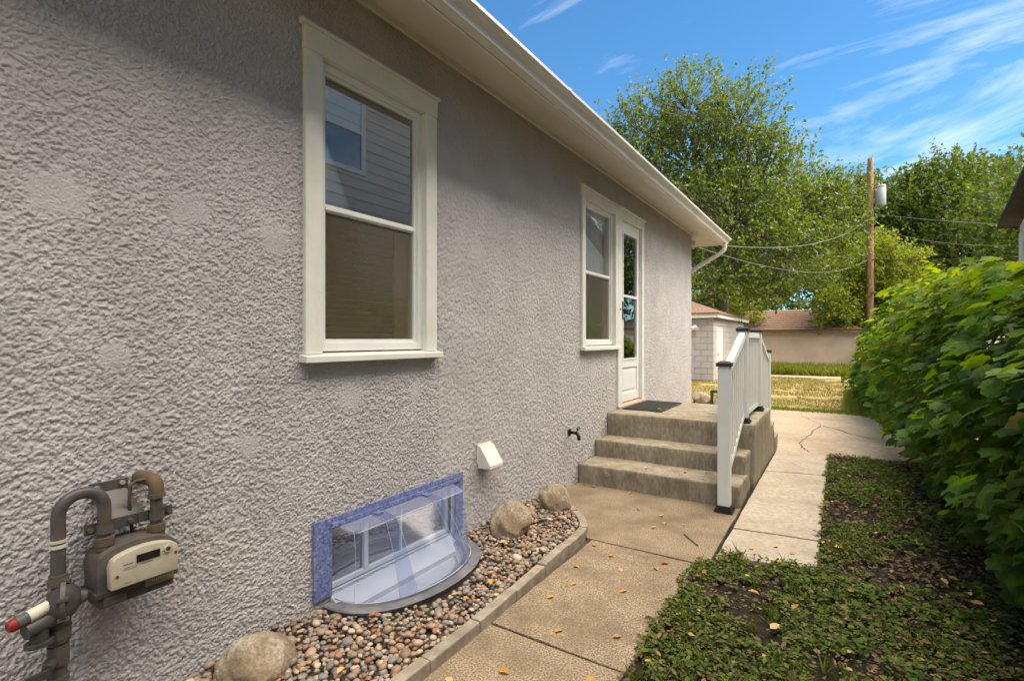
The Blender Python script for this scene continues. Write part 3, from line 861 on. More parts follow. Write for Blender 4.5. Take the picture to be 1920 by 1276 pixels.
def post(y, z0, z1):
    p = local(MB().box(RX - 0.045, RX + 0.045, y - 0.045, y + 0.045, z0 + 0.004, z1 - 0.035).build('post', 'rail_white', rail, bevel=0.004))
    c = MB()
    c.box(RX - 0.055, RX + 0.055, y - 0.055, y + 0.055, z1 - 0.038, z1 - 0.012)
    c.add([(RX - 0.055, y - 0.055, z1 - 0.012), (RX + 0.055, y - 0.055, z1 - 0.012), (RX + 0.055, y + 0.055, z1 - 0.012), (RX - 0.055, y + 0.055, z1 - 0.012),
           (RX - 0.03, y - 0.03, z1 + 0.004), (RX + 0.03, y - 0.03, z1 + 0.004), (RX + 0.03, y + 0.03, z1 + 0.004), (RX - 0.03, y + 0.03, z1 + 0.004)],
          [(0, 1, 5, 4), (1, 2, 6, 5), (2, 3, 7, 6), (3, 0, 4, 7), (4, 5, 6, 7)])
    c.build('cap', 'rail_cap', p)
    MB().box(RX - 0.068, RX + 0.068, y - 0.068, y + 0.068, z0, z0 + 0.014).box(RX - 0.054, RX + 0.054, y - 0.054, y + 0.054, z0 + 0.014, z0 + 0.052).build('base_plate', 'rail_cap', p, bevel=0.003)
    bb = MB()
    for sx in (-1, 1):
        for sy in (-1, 1):
            bb.tube([(RX + sx * 0.058, y + sy * 0.058, z0 + 0.014), (RX + sx * 0.058, y + sy * 0.058, z0 + 0.024)], 0.008, 6)
    bb.build('bolt', 'black_metal', p)
    return p


P1, P2, P3, P4 = (4.285, 0.002, 1.185), (5.20, 0.577, 1.475), (6.17, 0.577, 1.475), (7.05, 0.182, 1.235)
for p_ in (P1, P2, P3):
    post(*p_)
post(P4[0], 0.182, P4[2])


def rail_run(ya, yb, ta, tb, ba, bb_, nb, lower_steps=None):
    """rails between two posts: top heights ta->tb and bottom ba->bb"""
    y0, y1 = ya + 0.05, yb - 0.05
    for nm, a, b, hw, hh in (('top_rail', ta, tb, 0.034, 0.030), ('bottom_rail', ba, bb_, 0.024, 0.024)):
        mb = MB()
        mb.add([(RX - hw, y0, a - hh), (RX + hw, y0, a - hh), (RX + hw * 0.8, y0, a + hh * 0.7), (RX - hw * 0.8, y0, a + hh * 0.7),
                (RX - hw, y1, b - hh), (RX + hw, y1, b - hh), (RX + hw * 0.8, y1, b + hh * 0.7), (RX - hw * 0.8, y1, b + hh * 0.7)],
               [(0, 1, 2, 3), (7, 6, 5, 4), (0, 4, 5, 1), (1, 5, 6, 2), (2, 6, 7, 3), (3, 7, 4, 0)])
        local(mb.build(nm, 'rail_white', rail, bevel=0.003))
    for i in range(nb):
        t = (i + 0.5) / nb
        y = y0 + (y1 - y0) * t
        zt = ta + (tb - ta) * t - 0.03; zb = ba + (bb_ - ba) * t + 0.02
        sl = (tb - ta) / (y1 - y0) * 0.019
        mb = MB()
        s = 0.019
        vs = []
        for z_, q in ((zb, 1), (zt, 1)):
            vs += [(RX - s, y - s, z_ - sl), (RX + s, y - s, z_ - sl), (RX + s, y + s, z_ + sl), (RX - s, y + s, z_ + sl)]
        mb.add(vs, [(0, 3, 2, 1), (4, 5, 6, 7), (0, 1, 5, 4), (1, 2, 6, 5), (2, 3, 7, 6), (3, 0, 4, 7)])
        local(mb.build('baluster', 'rail_white', rail))
        local(MB().box(RX - 0.025, RX + 0.025, y - 0.025, y + 0.025, zt - abs(sl) - 0.028, zt - abs(sl) - 0.012).build('baluster_collar', 'rail_white', rail))


rail_run(P1[0], P2[0], 1.10, 1.405, 0.27, 0.66, 8)
rail_run(P2[0], P3[0], 1.405, 1.405, 0.66, 0.66, 8)
rail_run(P3[0], P4[0], 1.405, 1.13, 0.66, 0.34, 7)

# door mat, ribbed rubber
matt = thing('door_mat', 'dark ribbed rubber door mat lying on the concrete landing', 'door mat', (0.27, 5.87, 0.582))
o = MB().box(0.055, 0.495, 5.44, 6.30, 0.5825, 0.590).build('pad', 'mat_rubber', matt, bevel=0.002)
o.matrix_parent_inverse = Matrix.Translation(-Vector(matt.location))
rb = MB()
for i in range(30):
    y = 5.455 + i * 0.028
    rb.add([(0.07, y, 0.5905), (0.48, y + 0.0, 0.5905), (0.48, y + 0.012, 0.5905), (0.07, y + 0.012, 0.5905), (0.07, y + 0.003, 0.597), (0.48, y + 0.003, 0.597), (0.48, y + 0.009, 0.597), (0.07, y + 0.009, 0.597)],
           [(4, 5, 6, 7), (0, 1, 5, 4), (1, 2, 6, 5), (2, 3, 7, 6), (3, 0, 4, 7)])
o = rb.build('rib', 'mat_rubber', matt)
o.matrix_parent_inverse = Matrix.Translation(-Vector(matt.location))

# ================================================================ dryer vent and hose faucet
vent = thing('dryer_vent', 'cream plastic dryer vent hood on the stucco wall above the pebbles', 'vent', (0.0, 2.87, 0.48))


def plc(o_, t):
    o_.matrix_parent_inverse = Matrix.Translation(-Vector(t.location))
    return o_


VY0, VY1, VZ0, VZ1 = 2.80, 2.955, 0.475, 0.625
plc(MB().box(0.004, 0.014, VY0 - 0.004, VY1 + 0.006, VZ0 + 0.03, VZ1 + 0.012).build('flange', 'vent', vent, bevel=0.003), vent)
hood = MB()
hood.add([(0.012, VY0, VZ1), (0.03, VY0, VZ1), (0.115, VY0, VZ0 + 0.025), (0.115, VY0, VZ0 + 0.006), (0.012, VY0, VZ0),
          (0.012, VY1, VZ1), (0.03, VY1, VZ1), (0.115, VY1, VZ0 + 0.025), (0.115, VY1, VZ0 + 0.006), (0.012, VY1, VZ0)],
         [(0, 1, 2, 3, 4), (9, 8, 7, 6, 5), (0, 5, 6, 1), (1, 6, 7, 2), (2, 7, 8, 3)])
plc(hood.build('hood', 'vent', vent), vent)
gr = MB()
for i in range(7):
    y = VY0 + 0.012 + i * 0.020
    gr.box(0.02, 0.108, y, y + 0.006, VZ0 + 0.002, VZ0 + 0.008)
plc(gr.build('grille', 'vent', vent), vent)

fau = thing('hose_faucet', 'dark metal hose faucet sticking out of the stucco wall near the steps', 'faucet', (0.0, 4.20, 0.5))
FY = 4.215
plc(MB().tube([(0.0, FY, 0.505), (0.012, FY, 0.505)], 0.032, 12).build('flange', 'black_metal', fau), fau)
plc(MB().tube([(0.0, FY, 0.505), (0.06, FY, 0.505), (0.085, FY, 0.50), (0.10, FY, 0.475), (0.105, FY, 0.44)], [0.014, 0.014, 0.017, 0.015, 0.016], 10).build('spout', 'black_metal', fau, smooth=True), fau)
wh = MB().tube([(0.075, FY, 0.51), (0.095, FY, 0.545)], 0.006, 8)
for k in range(12):
    a = 2 * math.pi * k / 12; b = 2 * math.pi * (k + 1) / 12
    wh.tube([(0.095 + 0.0, FY + 0.028 * math.cos(a), 0.548 + 0.028 * math.sin(a) * 0.4), (0.095, FY + 0.028 * math.cos(b), 0.548 + 0.028 * math.sin(b) * 0.4)], 0.005, 6)
plc(wh.build('handle', 'black_metal', fau, smooth=True), fau)

# ================================================================ gas meter
gm = thing('gas_meter', 'dark grey gas meter with cream index cover, pipes and regulator on the stucco wall', 'gas meter', (0.0, 0.62, 0.0))
gm.scale = (0.86, 1, 1)


def gpart(mb, name, m, parent=None, **k):
    o_ = mb.build(name, m, parent or gm, **k)
    if parent is None:
        plc(o_, gm)
    return o_


PX = 0.13
ry = 0.543
# riser pipe, union rings and the gooseneck
gpart(MB().tube([(PX, ry, -0.05), (PX, ry, 0.475)], 0.022, 14), 'riser_pipe', 'pipe_paint', smooth='angle')
for za, zb, ra in ((0.345, 0.365, 0.027), (0.40, 0.46, 0.027), (0.29, 0.30, 0.025)):
    gpart(MB().tube([(PX, ry, za), (PX, ry, zb)], ra, 14), 'union_ring', 'pipe_paint', smooth='angle')
gpart(MB().tube([(PX, ry, 0.480), (PX, ry, 0.512)], 0.036, 6).tube([(PX, ry, 0.470), (PX, ry, 0.482)], 0.030, 12), 'lock_nut', 'rusty')
gpart(MB().tube([(PX + 0.01, ry - 0.02, 0.415), (PX + 0.045, ry - 0.035, 0.415)], [0.020, 0.014], 8).box(PX + 0.04, PX + 0.052, ry - 0.085, ry - 0.03, 0.392, 0.416), 'shutoff_valve', 'meter_dark', bevel=0.002)
gpart(MB().box(PX + 0.008, PX + 0.010, ry - 0.045, ry - 0.025, 0.27, 0.32), 'valve_tag', 'fallen')
neck = [(PX, ry, 0.60), (PX, ry, 0.845)]
for k in range(1, 12):
    a = math.pi * k / 12
    neck.append((PX, ry + 0.0575 - 0.0575 * math.cos(a), 0.845 + 0.058 * math.sin(a)))
neck += [(PX, ry + 0.115, 0.845), (PX, ry + 0.115, 0.74)]
gpart(MB().tube(neck, 0.0185, 14), 'gooseneck_pipe', 'pipe_paint', smooth='angle')
gpart(MB().tube([(PX, ry, 0.752), (PX, ry, 0.762)], 0.0225, 14).tube([(PX, ry, 0.768), (PX, ry, 0.776)], 0.0222, 14), 'tape_band', 'sticker', smooth='angle')
gpart(MB().tube([(PX, ry, 0.640), (PX, ry, 0.66)], 0.026, 14).tube([(PX, ry, 0.655), (PX, ry, 0.672)], 0.0235, 14), 'collar', 'rusty', smooth='angle')
# regulator: two dished halves with a bolted rim, vent barrel with red cap
rc = Vector((PX + 0.012, ry + 0.012, 0.588))
ax = Vector((0.30, 0.95, 0.02)).normalized()
rg = MB().tube([rc - ax * 0.040, rc - ax * 0.030, rc - ax * 0.012, rc - ax * 0.004], [0.030, 0.044, 0.056, 0.060], 20) \
    .tube([rc + ax * 0.004, rc + ax * 0.016, rc + ax * 0.034, rc + ax * 0.042], [0.060, 0.052, 0.030, 0.016], 20)
regu = gpart(rg, 'regulator', 'meter_dark', smooth='angle')
gpart(MB().tube([rc - ax * 0.006, rc + ax * 0.006], 0.066, 20), 'regulator_rim', 'meter_grey', smooth='angle')
e1 = ax.orthogonal().normalized(); e2 = ax.cross(e1)
for k in range(6):
    a = k * math.pi / 3 + 0.4
    c = rc + (e1 * math.cos(a) + e2 * math.sin(a)) * 0.062
    gpart(MB().tube([c - ax * 0.014, c + ax * 0.014], 0.008, 6), 'rim_bolt', 'meter_dark')
gpart(MB().tube([rc + ax * 0.040, rc + ax * 0.055], [0.022, 0.016], 14), 'dome', 'meter_grey', smooth='angle')
gpart(MB().tube([(PX, ry, 0.50), (PX + 0.004, ry, 0.545)], 0.030, 14), 'regulator_body', 'meter_dark', smooth='angle')
b0 = rc + Vector((0.006, -0.02, 0.008)); b1 = rc + Vector((0.030, -0.115, -0.008))
dv = (b1 - b0).normalized()
gpart(MB().tube([b0, b1], 0.0185, 14), 'vent_barrel', 'meter_grey', smooth='angle')
gpart(MB().tube([b0 + dv * 0.022, b0 + dv * 0.072], 0.0190, 14), 'barrel_sticker', 'sticker', smooth='angle')
gpart(MB().tube([b1 + dv * 0.001, b1 + dv * 0.010, b1 + dv * 0.018], [0.0185, 0.0185, 0.013], 12), 'red_cap', 'red', smooth='angle')
gpart(MB().tube([rc + Vector((0.01, -0.025, -0.035)), rc + Vector((0.028, -0.095, -0.042))], [0.026, 0.024], 12)
      .tube([rc + Vector((0.018, -0.06, -0.05)), rc + Vector((0.019, -0.062, -0.085))], [0.022, 0.022], 12)
      .tube([rc + Vector((0.019, -0.062, -0.085)), rc + Vector((0.019, -0.062, -0.096))], [0.034, 0.034], 14), 'regulator_port', 'meter_dark', smooth='angle')
# wall bracket and clamp bar
br = MB()
br.box(0.010, 0.018, 0.648, 0.758, 0.868, 0.902)
br.add([(0.014, 0.655, 0.872), (0.014, 0.750, 0.872), (0.105, 0.785, 0.785), (0.105, 0.668, 0.785), (0.010, 0.655, 0.864), (0.010, 0.750, 0.864), (0.100, 0.785, 0.778), (0.100, 0.668, 0.778)],
       [(0, 1, 2, 3), (7, 6, 5, 4), (0, 3, 7, 4), (1, 5, 6, 2), (2, 6, 7, 3), (0, 4, 5, 1)])
gpart(br, 'wall_bracket', 'pipe_paint', bevel=0.001)
for yb_, zb_ in ((0.668, 0.886), (0.74, 0.889)):
    gpart(MB().tube([(0.017, yb_, zb_), (0.026, yb_, zb_)], 0.008, 8), 'bracket_bolt', 'grey_metal')
OY = 0.806
gpart(MB().box(0.100, 0.108, 0.612, 0.865, 0.758, 0.792), 'clamp_bar', 'pipe_paint', bevel=0.002)
for yy in (ry + 0.115, OY):
    cl_ = MB()
    ring = [(PX + 0.023 * math.cos(a), yy + 0.023 * math.sin(a)) for a in [i * math.pi / 8 - math.pi / 2 for i in range(9)]]
    for (x0, y0), (x1, y1) in zip(ring[:-1], ring[1:]):
        cl_.add([(x0, y0, 0.76), (x1, y1, 0.76), (x1, y1, 0.79), (x0, y0, 0.79)], [(0, 1, 2, 3)])
    cl_.box(0.109, 0.114, yy - 0.048, yy - 0.02, 0.762, 0.788).box(0.109, 0.114, yy + 0.02, yy + 0.048, 0.762, 0.788)
    gpart(cl_, 'pipe_clamp', 'pipe_paint')
for xb_, yb_ in ((0.112, 0.625), (0.108, 0.735), (0.112, 0.850)):
    gpart(MB().tube([(xb_, yb_, 0.775), (xb_ + 0.012, yb_, 0.775)], 0.0085, 6), 'clamp_bolt', 'rusty')
# outlet pipe with elbow into the wall and a thin copper line
gpart(MB().tube([(PX, OY, 0.74), (PX, OY, 0.845)], 0.0185, 14), 'outlet_pipe', 'pipe_paint', smooth='angle')
el = [(PX, OY, 0.838), (PX, OY, 0.862)] + arc((PX, OY, 0.862), (PX, OY, 0.895), (PX - 0.035, OY - 0.006, 0.895), 6)[1:] + [(0.0, OY - 0.012, 0.895)]
gpart(MB().tube(el, 0.0225, 14).tube([(PX, OY, 0.836), (PX, OY, 0.85)], 0.0265, 14), 'elbow', 'rusty', smooth='angle')
gpart(MB().tube([(PX - 0.03, OY - 0.012, 0.898), (PX - 0.025, OY - 0.055, 0.902), (PX - 0.03, OY - 0.068, 0.885), (PX - 0.045, OY - 0.066, 0.83), (PX - 0.05, OY - 0.056, 0.72)], 0.0055, 8), 'copper_line', 'rusty', smooth=True)
# meter unions, body, base
gpart(MB().tube([(PX, ry + 0.115, 0.722), (PX, ry + 0.115, 0.748)], 0.0285, 8).tube([(PX, ry + 0.115, 0.708), (PX, ry + 0.115, 0.722)], 0.025, 14), 'swivel_nut', 'rusty')
gpart(MB().tube([(PX, OY, 0.722), (PX, OY, 0.746)], 0.0285, 8).tube([(PX, OY, 0.700), (PX, OY, 0.722)], 0.025, 14), 'swivel_nut', 'rusty')


def yz_slab(poly, x0, x1):
    n = len(poly)
    vs = [(x0, y, z_) for y, z_ in poly] + [(x1, y, z_) for y, z_ in poly]
    fs = [tuple(range(n - 1, -1, -1)), tuple(range(n, 2 * n))] + [(k, (k + 1) % n, (k + 1) % n + n, k + n) for k in range(n)]
    return vs, fs


top = [(0.625, 0.585), (0.845, 0.585), (0.848, 0.67)] + [(0.735 + 0.113 * math.cos(a), 0.676 + 0.050 * math.sin(a)) for a in [math.pi * k / 10 for k in range(1, 10)]] + [(0.622, 0.67)]
gpart(MB().add(*yz_slab(top, 0.055, 0.185)), 'meter_body', 'meter_grey', bevel=0.005, smooth='angle')
gpart(MB().box(0.050, 0.188, 0.618, 0.852, 0.568, 0.588), 'body_rim', 'meter_dark', bevel=0.003)
gpart(MB().box(0.060, 0.182, 0.630, 0.842, 0.535, 0.569), 'body_base', 'meter_dark', bevel=0.006)
gpart(MB().box(0.183, 0.190, 0.640, 0.700, 0.543, 0.568), 'base_label', 'rusty', bevel=0.001)
# cream index cover with arched top
face = [(0.648, 0.596), (0.838, 0.596), (0.840, 0.672)] + [(0.744 + 0.096 * math.cos(a), 0.675 + 0.034 * math.sin(a)) for a in [math.pi * k / 10 for k in range(1, 10)]] + [(0.646, 0.665)]
gpart(MB().add(*yz_slab(face, 0.186, 0.225)), 'index_cover', 'meter_face', bevel=0.005, smooth='angle')
gpart(MB().box(0.2255, 0.2275, 0.716, 0.783, 0.662, 0.686), 'index_window', 'window_black')
gpart(MB().tube([(0.2255, 0.806, 0.678), (0.2315, 0.806, 0.678)], [0.0125, 0.0115], 14), 'lens_ring', 'meter_face', smooth='angle')
gpart(MB().tube([(0.2317, 0.806, 0.678), (0.2325, 0.806, 0.678)], 0.007, 12), 'lens', 'meter_dark')
gpart(MB().tube([(0.2255, 0.664, 0.636), (0.2275, 0.664, 0.636)], 0.0048, 10), 'red_seal', 'red')
gpart(MB().tube([(0.2255, 0.831, 0.658), (0.2275, 0.831, 0.658)], 0.0048, 10), 'red_seal', 'red')
prn = MB()
for y0, y1, z0, z1 in ((0.680, 0.708, 0.664, 0.668), (0.682, 0.722, 0.654, 0.656), (0.682, 0.716, 0.649, 0.651), (0.728, 0.762, 0.652, 0.656), (0.684, 0.702, 0.606, 0.608)):
    y = y0
    while y < y1:
        prn.box(0.2252, 0.2256, y, y + 0.0022, z0, z1)
        y += 0.0036
gpart(prn, 'printed_lines', 'ink')
gpart(MB().box(0.183, 0.192, 0.752, 0.838, 0.560, 0.592), 'number_tag', 'tag_olive', bevel=0.001)
prn = MB()
y = 0.772
while y < 0.826:
    prn.box(0.1922, 0.1926, y, y + 0.0025, 0.573, 0.579); y += 0.0055
gpart(prn, 'tag_print', 'sticker')

gm.location.z = -0.022

# ================================================================ window well with its clear cover
WC, WA, WB = 2.065, 0.50, 0.375        # centre along the wall, half length, depth
well = thing('window_well', 'grey half round window well rim standing in the pebbles', 'window well', (0.1, WC, 0.0))


def ell(t, a=1.0, da=0.0):
    th = math.pi * t
    ct, st = math.cos(th), math.sin(th)
    ex = abs(st) ** 0.8
    return (0.012 + (WB + da) * a * ex, WC - (WA + da) * ct)


NS = 40
rim = MB()
prof_r = [(-0.085, 0.072), (-0.075, 0.078), (-0.005, 0.084), (0.012, 0.086), (0.017, 0.080), (0.014, 0.070), (0.004, 0.062), (-0.002, 0.03), (-0.008, -0.03)]
vs = []; fs = []
for i in range(NS + 1):
    for da, zz_ in prof_r:
        x, y = ell(i / NS, 1.0, da)
        vs.append((x, y, zz_))
k = len(prof_r)
for i in range(NS):
    for j in range(k - 1):
        fs.append((i * k + j, i * k + j + 1, (i + 1) * k + j + 1, (i + 1) * k + j))
plc(rim.add(vs, fs).build('rim', 'well_grey', well, smooth='angle'), well)
ins = MB(); vs = []; fs = []
for i in range(NS + 1):
    for da, zz_ in ((-0.085, 0.074), (-0.100, 0.045), (-0.14, 0.022)):
        x, y = ell(i / NS, 1.0, da)
        vs.append((max(x, 0.012), y, zz_))
for i in range(NS):
    for j in range(2):
        fs.append((i * 3 + j, i * 3 + j + 1, (i + 1) * 3 + j + 1, (i + 1) * 3 + j))
fs.append(tuple(i * 3 + 2 for i in range(NS + 1)))
plc(ins.add(vs, fs).build('liner', 'well_white', well, smooth='angle'), well)
cd_ = MB()
for i in range(6, 36):
    a0, a1 = ell(i / NS, 1, -0.128), ell((i + 1) / NS, 1, -0.128); b0_, b1_ = ell(i / NS, 1, -0.112), ell((i + 1) / NS, 1, -0.112)
    cd_.add([(*a0, 0.033), (*a1, 0.033), (*b1_, 0.036), (*b0_, 0.036)], [(0, 1, 2, 3)])
plc(cd_.build('dirt_line', 'edging', well), well)

cover = thing('window_well_cover', 'clear plastic window well cover with blue flange fixed to the stucco wall', 'well cover', (0.1, WC, 0.1))
fl = MB()
fl.box(0.006, 0.016, 1.500, 1.606, 0.110, 0.492).box(0.006, 0.0155, 1.606, 2.628, 0.448, 0.492).box(0.006, 0.016, 2.555, 2.628, 0.120, 0.448)
plc(fl.build('flange', 'blue_plastic', cover, bevel=0.003), cover)
plc(MB().prism_y([(0.0165, 0.440), (0.024, 0.440), (0.024, 0.462), (0.0165, 0.462)], 1.60, 2.60).build('flange_lip', 'blue_plastic', cover, bevel=0.002), cover)
# loft: upper ledge line -> rim line
def ledge(t):
    # U-shaped outline of the upper ledge, rounded at its ends
    y = 1.610 + t * (2.545 - 1.610)
    e = min(t, 1 - t)
    x = 0.020 + 0.110 * min(1.0, (e / 0.07)) ** 0.6
    return x, y


NL = 60
vs = []; fs = []
rows = 7
for i in range(NL + 1):
    t = i / NL
    lx, ly = ledge(t)
    te = (math.acos(max(-1, min(1, 1 - 2 * t))) / math.pi)
    bx_, by_ = ell(0.5 * te + 0.5 * t, 1.0, -0.045)
    vs.append((0.020, ly, 0.436))
    vs.append((lx - 0.006, ly, 0.420))
    for j in range(rows):
        s = j / (rows - 1)
        bul = 0.012 * math.sin(math.pi * s)
        vs.append((lx + (bx_ - lx) * s + bul, ly + (by_ - ly) * s, 0.412 + (0.092 - 0.412) * s))
k = rows + 2
for i in range(NL):
    for j in range(k - 1):
        fs.append((i * k + j, i * k + j + 1, (i + 1) * k + j + 1, (i + 1) * k + j))
dome_o = plc(MB().add(vs, fs).build('dome', 'clear_plastic', cover, smooth='angle'), cover)
dome_v = vs
# the flat upper shelf, milkier than the dome so its outline shows
sv = []; sf = []
for i in range(2, NL - 1):
    a = Vector(dome_v[i * k]); b = Vector(dome_v[i * k + 1]); c_ = Vector(dome_v[i * k + 2])
    sv += [a + Vector((0.0, 0, 0.002)), b + Vector((0.0, 0, 0.002)), c_ + Vector((0.002, 0, 0.0))]
    if i > 2:
        q0 = len(sv) - 6
        sf += [(q0, q0 + 1, q0 + 4, q0 + 3), (q0 + 1, q0 + 2, q0 + 5, q0 + 4)]
plc(MB().add(sv, sf).build('shelf', 'shelf_plastic', cover, smooth='angle'), cover)
# raised ribs running over the ledge and down the front
for t0, t1 in ((0.265, 0.345), (0.665, 0.745)):
    i0, i1 = int(t0 * NL), int(t1 * NL)
    q = MB(); v2 = []
    cols = list(range(i0, i1 + 1))
    for i in cols:
        edge = i in (i0, i1)
        for j in range(k):
            p = Vector(dome_v[i * k + j])
            lift = 0.002 if edge else 0.012
            v2.append((p.x + lift, p.y, p.z + lift * 0.7))
    f2 = []
    for a in range(len(cols) - 1):
        for j in range(k - 1):
            f2.append((a * k + j, a * k + j + 1, (a + 1) * k + j + 1, (a + 1) * k + j))
    plc(q.add(v2, f2).build('rib', 'rib_plastic', cover, smooth='angle'), cover)
    for ie in (i0, i1):
        line = [Vector(dome_v[ie * k + j]) + Vector((0.006, 0, 0.004)) for j in range(k)]
        plc(MB().tube(line, 0.0011, 5).build('crease', 'crease', cover, smooth=True), cover)
    ym = dome_v[(i0 + i1) // 2 * k][1]
    plc(MB().box(0.018, 0.060, ym - 0.022, ym + 0.022, 0.436, 0.446).build('clip', 'blue_plastic', cover, bevel=0.002), cover)
for ie in (3, NL - 4):
    line = [Vector(dome_v[ie * k + j]) + Vector((0.003, 0, 0.002)) for j in range(k)]
    plc(MB().tube(line, 0.0012, 5).build('crease', 'crease', cover, smooth=True), cover)
plc(MB().tube([Vector(dome_v[i * k + k - 1]) + Vector((0.002, 0, 0.002)) for i in range(NL + 1)], 0.003, 5).build('lower_edge', 'crease', cover, smooth=True), cover)
# bright bent edge of the ledge
eg = MB()
for i in range(4, NL - 4):
    a = Vector(dome_v[i * k + 1]) + Vector((0.004, 0, -0.003)); b = Vector(dome_v[(i + 1) * k + 1]) + Vector((0.004, 0, -0.003))
    eg.tube([a, b], 0.0016, 5, cap=False)
plc(eg.build('ledge_edge', 'well_white', cover), cover)

# ================================================================ stones
edge_path = [(0.665, -0.2), (0.672, 0.4), (0.672, 0.9), (0.675, 1.5), (0.672, 1.96), (0.648, 2.4), (0.628, 2.75), (0.615, 3.05), (0.585, 3.27), (0.47, 3.45), (0.30, 3.60), (0.14, 3.70), (0.03, 3.74)]


def spline(pts, n=12):
    P = [Vector(p) for p in pts]
    out_ = []
    for i in range(len(P) - 1):
        p0 = P[max(0, i - 1)]; p1 = P[i]; p2 = P[i + 1]; p3 = P[min(len(P) - 1, i + 2)]
        for j in range(n):
            t = j / n
            out_.append(0.5 * ((2 * p1) + (p2 - p0) * t + (2 * p0 - 5 * p1 + 4 * p2 - p3) * t * t + (3 * p1 - p0 - 3 * p2 + p3) * t ** 3))
    out_.append(P[-1])
    return out_


EP = spline(edge_path)
cum = [0]
for a, b in zip(EP[:-1], EP[1:]):
    cum.append(cum[-1] + (b - a).length)


def at_s(s):
    s = max(0, min(cum[-1] - 1e-4, s))
    for i in range(len(cum) - 1):
        if cum[i + 1] >= s:
            t = (s - cum[i]) / max(1e-6, cum[i + 1] - cum[i])
            p = EP[i].lerp(EP[i + 1], t)
            d = (EP[i + 1] - EP[i]).normalized()
            return p, d


blocks = []
s = 0.05
while s + 0.3 < cum[-1]:
    blocks.append((s, min(s + 0.335, cum[-1])))
    s += 0.341
names_b = ['first', 'second', 'third', 'fourth', 'fifth', 'sixth', 'seventh', 'eighth', 'ninth', 'tenth', 'eleventh', 'twelfth', 'thirteenth', 'fourteenth']
nvis = len(blocks)
for bi, (s0, s1) in enumerate(blocks):
    n = 6
    hw = 0.028
    L_, R_ = [], []
    for i in range(n + 1):
        p, d = at_s(s0 + (s1 - s0) * i / n)
        nrm = Vector((d.y, -d.x))
        bulge = 0.010 * math.sin(math.pi * i / n)
        L_.append((p.x - nrm.x * hw, p.y - nrm.y * hw)); R_.append((p.x + nrm.x * (hw + 0), p.y + nrm.y * (hw + 0)))
    if len(R_) and s0 > 0:
        poly = R_ + L_[::-1]
        zt = 0.052 + random.uniform(-0.006, 0.006)
        o = MB().prism(poly, -0.03, zt).build('edging_block', 'edging', bevel=0.007)
        far = nvis - 1 - bi
        tag(o, 'grey concrete edging block beside the pebbles, %s counted from the steps' % names_b[far], 'edging block', 'edging blocks round the pebble bed')


def boulder(loc, r, seed, label):
    bm = bmesh.new()
    bmesh.ops.create_icosphere(bm, subdivisions=5, radius=1)
    rs = random.Random(seed)
    offs = (rs.random() * 10, rs.random() * 10)
    co = np.array([v.co[:] for v in bm.verts])
    d = 0.16 * pnoise(co[:, 0] * 1.1 + offs[0] + co[:, 2], co[:, 1] * 1.1 + offs[1] + co[:, 2] * 0.6, seed) + 0.05 * pnoise(co[:, 0] * 3 + co[:, 2] * 2, co[:, 1] * 3 + 5 - co[:, 2], seed + 1) \
        + 0.014 * pnoise(co[:, 0] * 9 + co[:, 2] * 5, co[:, 1] * 9 - co[:, 2] * 6, seed + 2)
    co = co * (1 + d)[:, None]
    # a few cleft planes
    for _ in range(5):
        nrm = np.array([rs.uniform(-1, 1), rs.uniform(-1, 1), rs.uniform(-0.2, 1)]); nrm /= np.linalg.norm(nrm)
        h = co @ nrm
        lim = rs.uniform(0.78, 0.92)
        co -= np.maximum(h - lim, 0)[:, None] * nrm * 0.75
    for v, c in zip(bm.verts, co):
        v.co = (c[0] * r[0], c[1] * r[1], c[2] * r[2])
    me = bpy.data.meshes.new('boulder'); bm.to_mesh(me); bm.free()
    me.materials.append(M['boulder'])
    me.polygons.foreach_set('use_smooth', [True] * len(me.polygons))
    o_ = bpy.data.objects.new('boulder', me); C.objects.link(o_); o_.location = loc
    tag(o_, label, 'boulder', 'boulders in the pebble bed')
    return o_


BOULD = [((0.17, 1.13, 0.085), (0.12, 0.14, 0.125)), ((0.215, 2.885, 0.11), (0.135, 0.155, 0.145)), ((0.235, 3.50, 0.10), (0.125, 0.135, 0.125))]
boulder(*BOULD[0], 3, 'rounded speckled tan boulder in the pebbles below the gas meter')
boulder(*BOULD[1], 8, 'tall rough tan boulder just beyond the window well cover')
boulder(*BOULD[2], 14, 'flat topped tan boulder at the end of the pebble bed nearest the steps')

# pebbles: those nearest the camera are single objects, the rest one mass
PB = []
for v in range(8):
    bm = bmesh.new()
    bmesh.ops.create_icosphere(bm, subdivisions=2, radius=1)
    rs = np.random.default_rng(100 + v)
    sx, sy, sz = rs.uniform(0.85, 1.25), rs.uniform(0.75, 1.0), rs.uniform(0.5, 0.75)
    co = np.array([q.co[:] for q in bm.verts])
    co = co * (1 + 0.16 * pnoise(co[:, 0] * 1.3 + v * 3.1 + co[:, 2], co[:, 1] * 1.3 + v + co[:, 2] * 0.5, v))[:, None]
    co *= np.array([sx, sy, sz])
    fcs = np.array([[q.index for q in f.verts] for f in bm.faces])
    for q, c in zip(bm.verts, co):
        q.co = c
    me = bpy.data.meshes.new('river_pebble'); bm.to_mesh(me); bm.free()
    me.materials.append(M['pebble'])
    me.polygons.foreach_set('use_smooth', [True] * len(me.polygons))
    PB.append((me, co, fcs))

epx = np.array([p.x for p in EP]); epy = np.array([p.y for p in EP])
mono = np.argsort(epy)


def edge_x(y):
    return np.interp(y, epy[mono], epx[mono]) - 0.036


def bed_z(x, y):
    return 0.024 + 0.046 * np.clip(1 - x / 0.62, 0, 1) + 0.012 * float(pnoise(np.array([x * 5.0]), np.array([y * 5.0]), 40)[0])


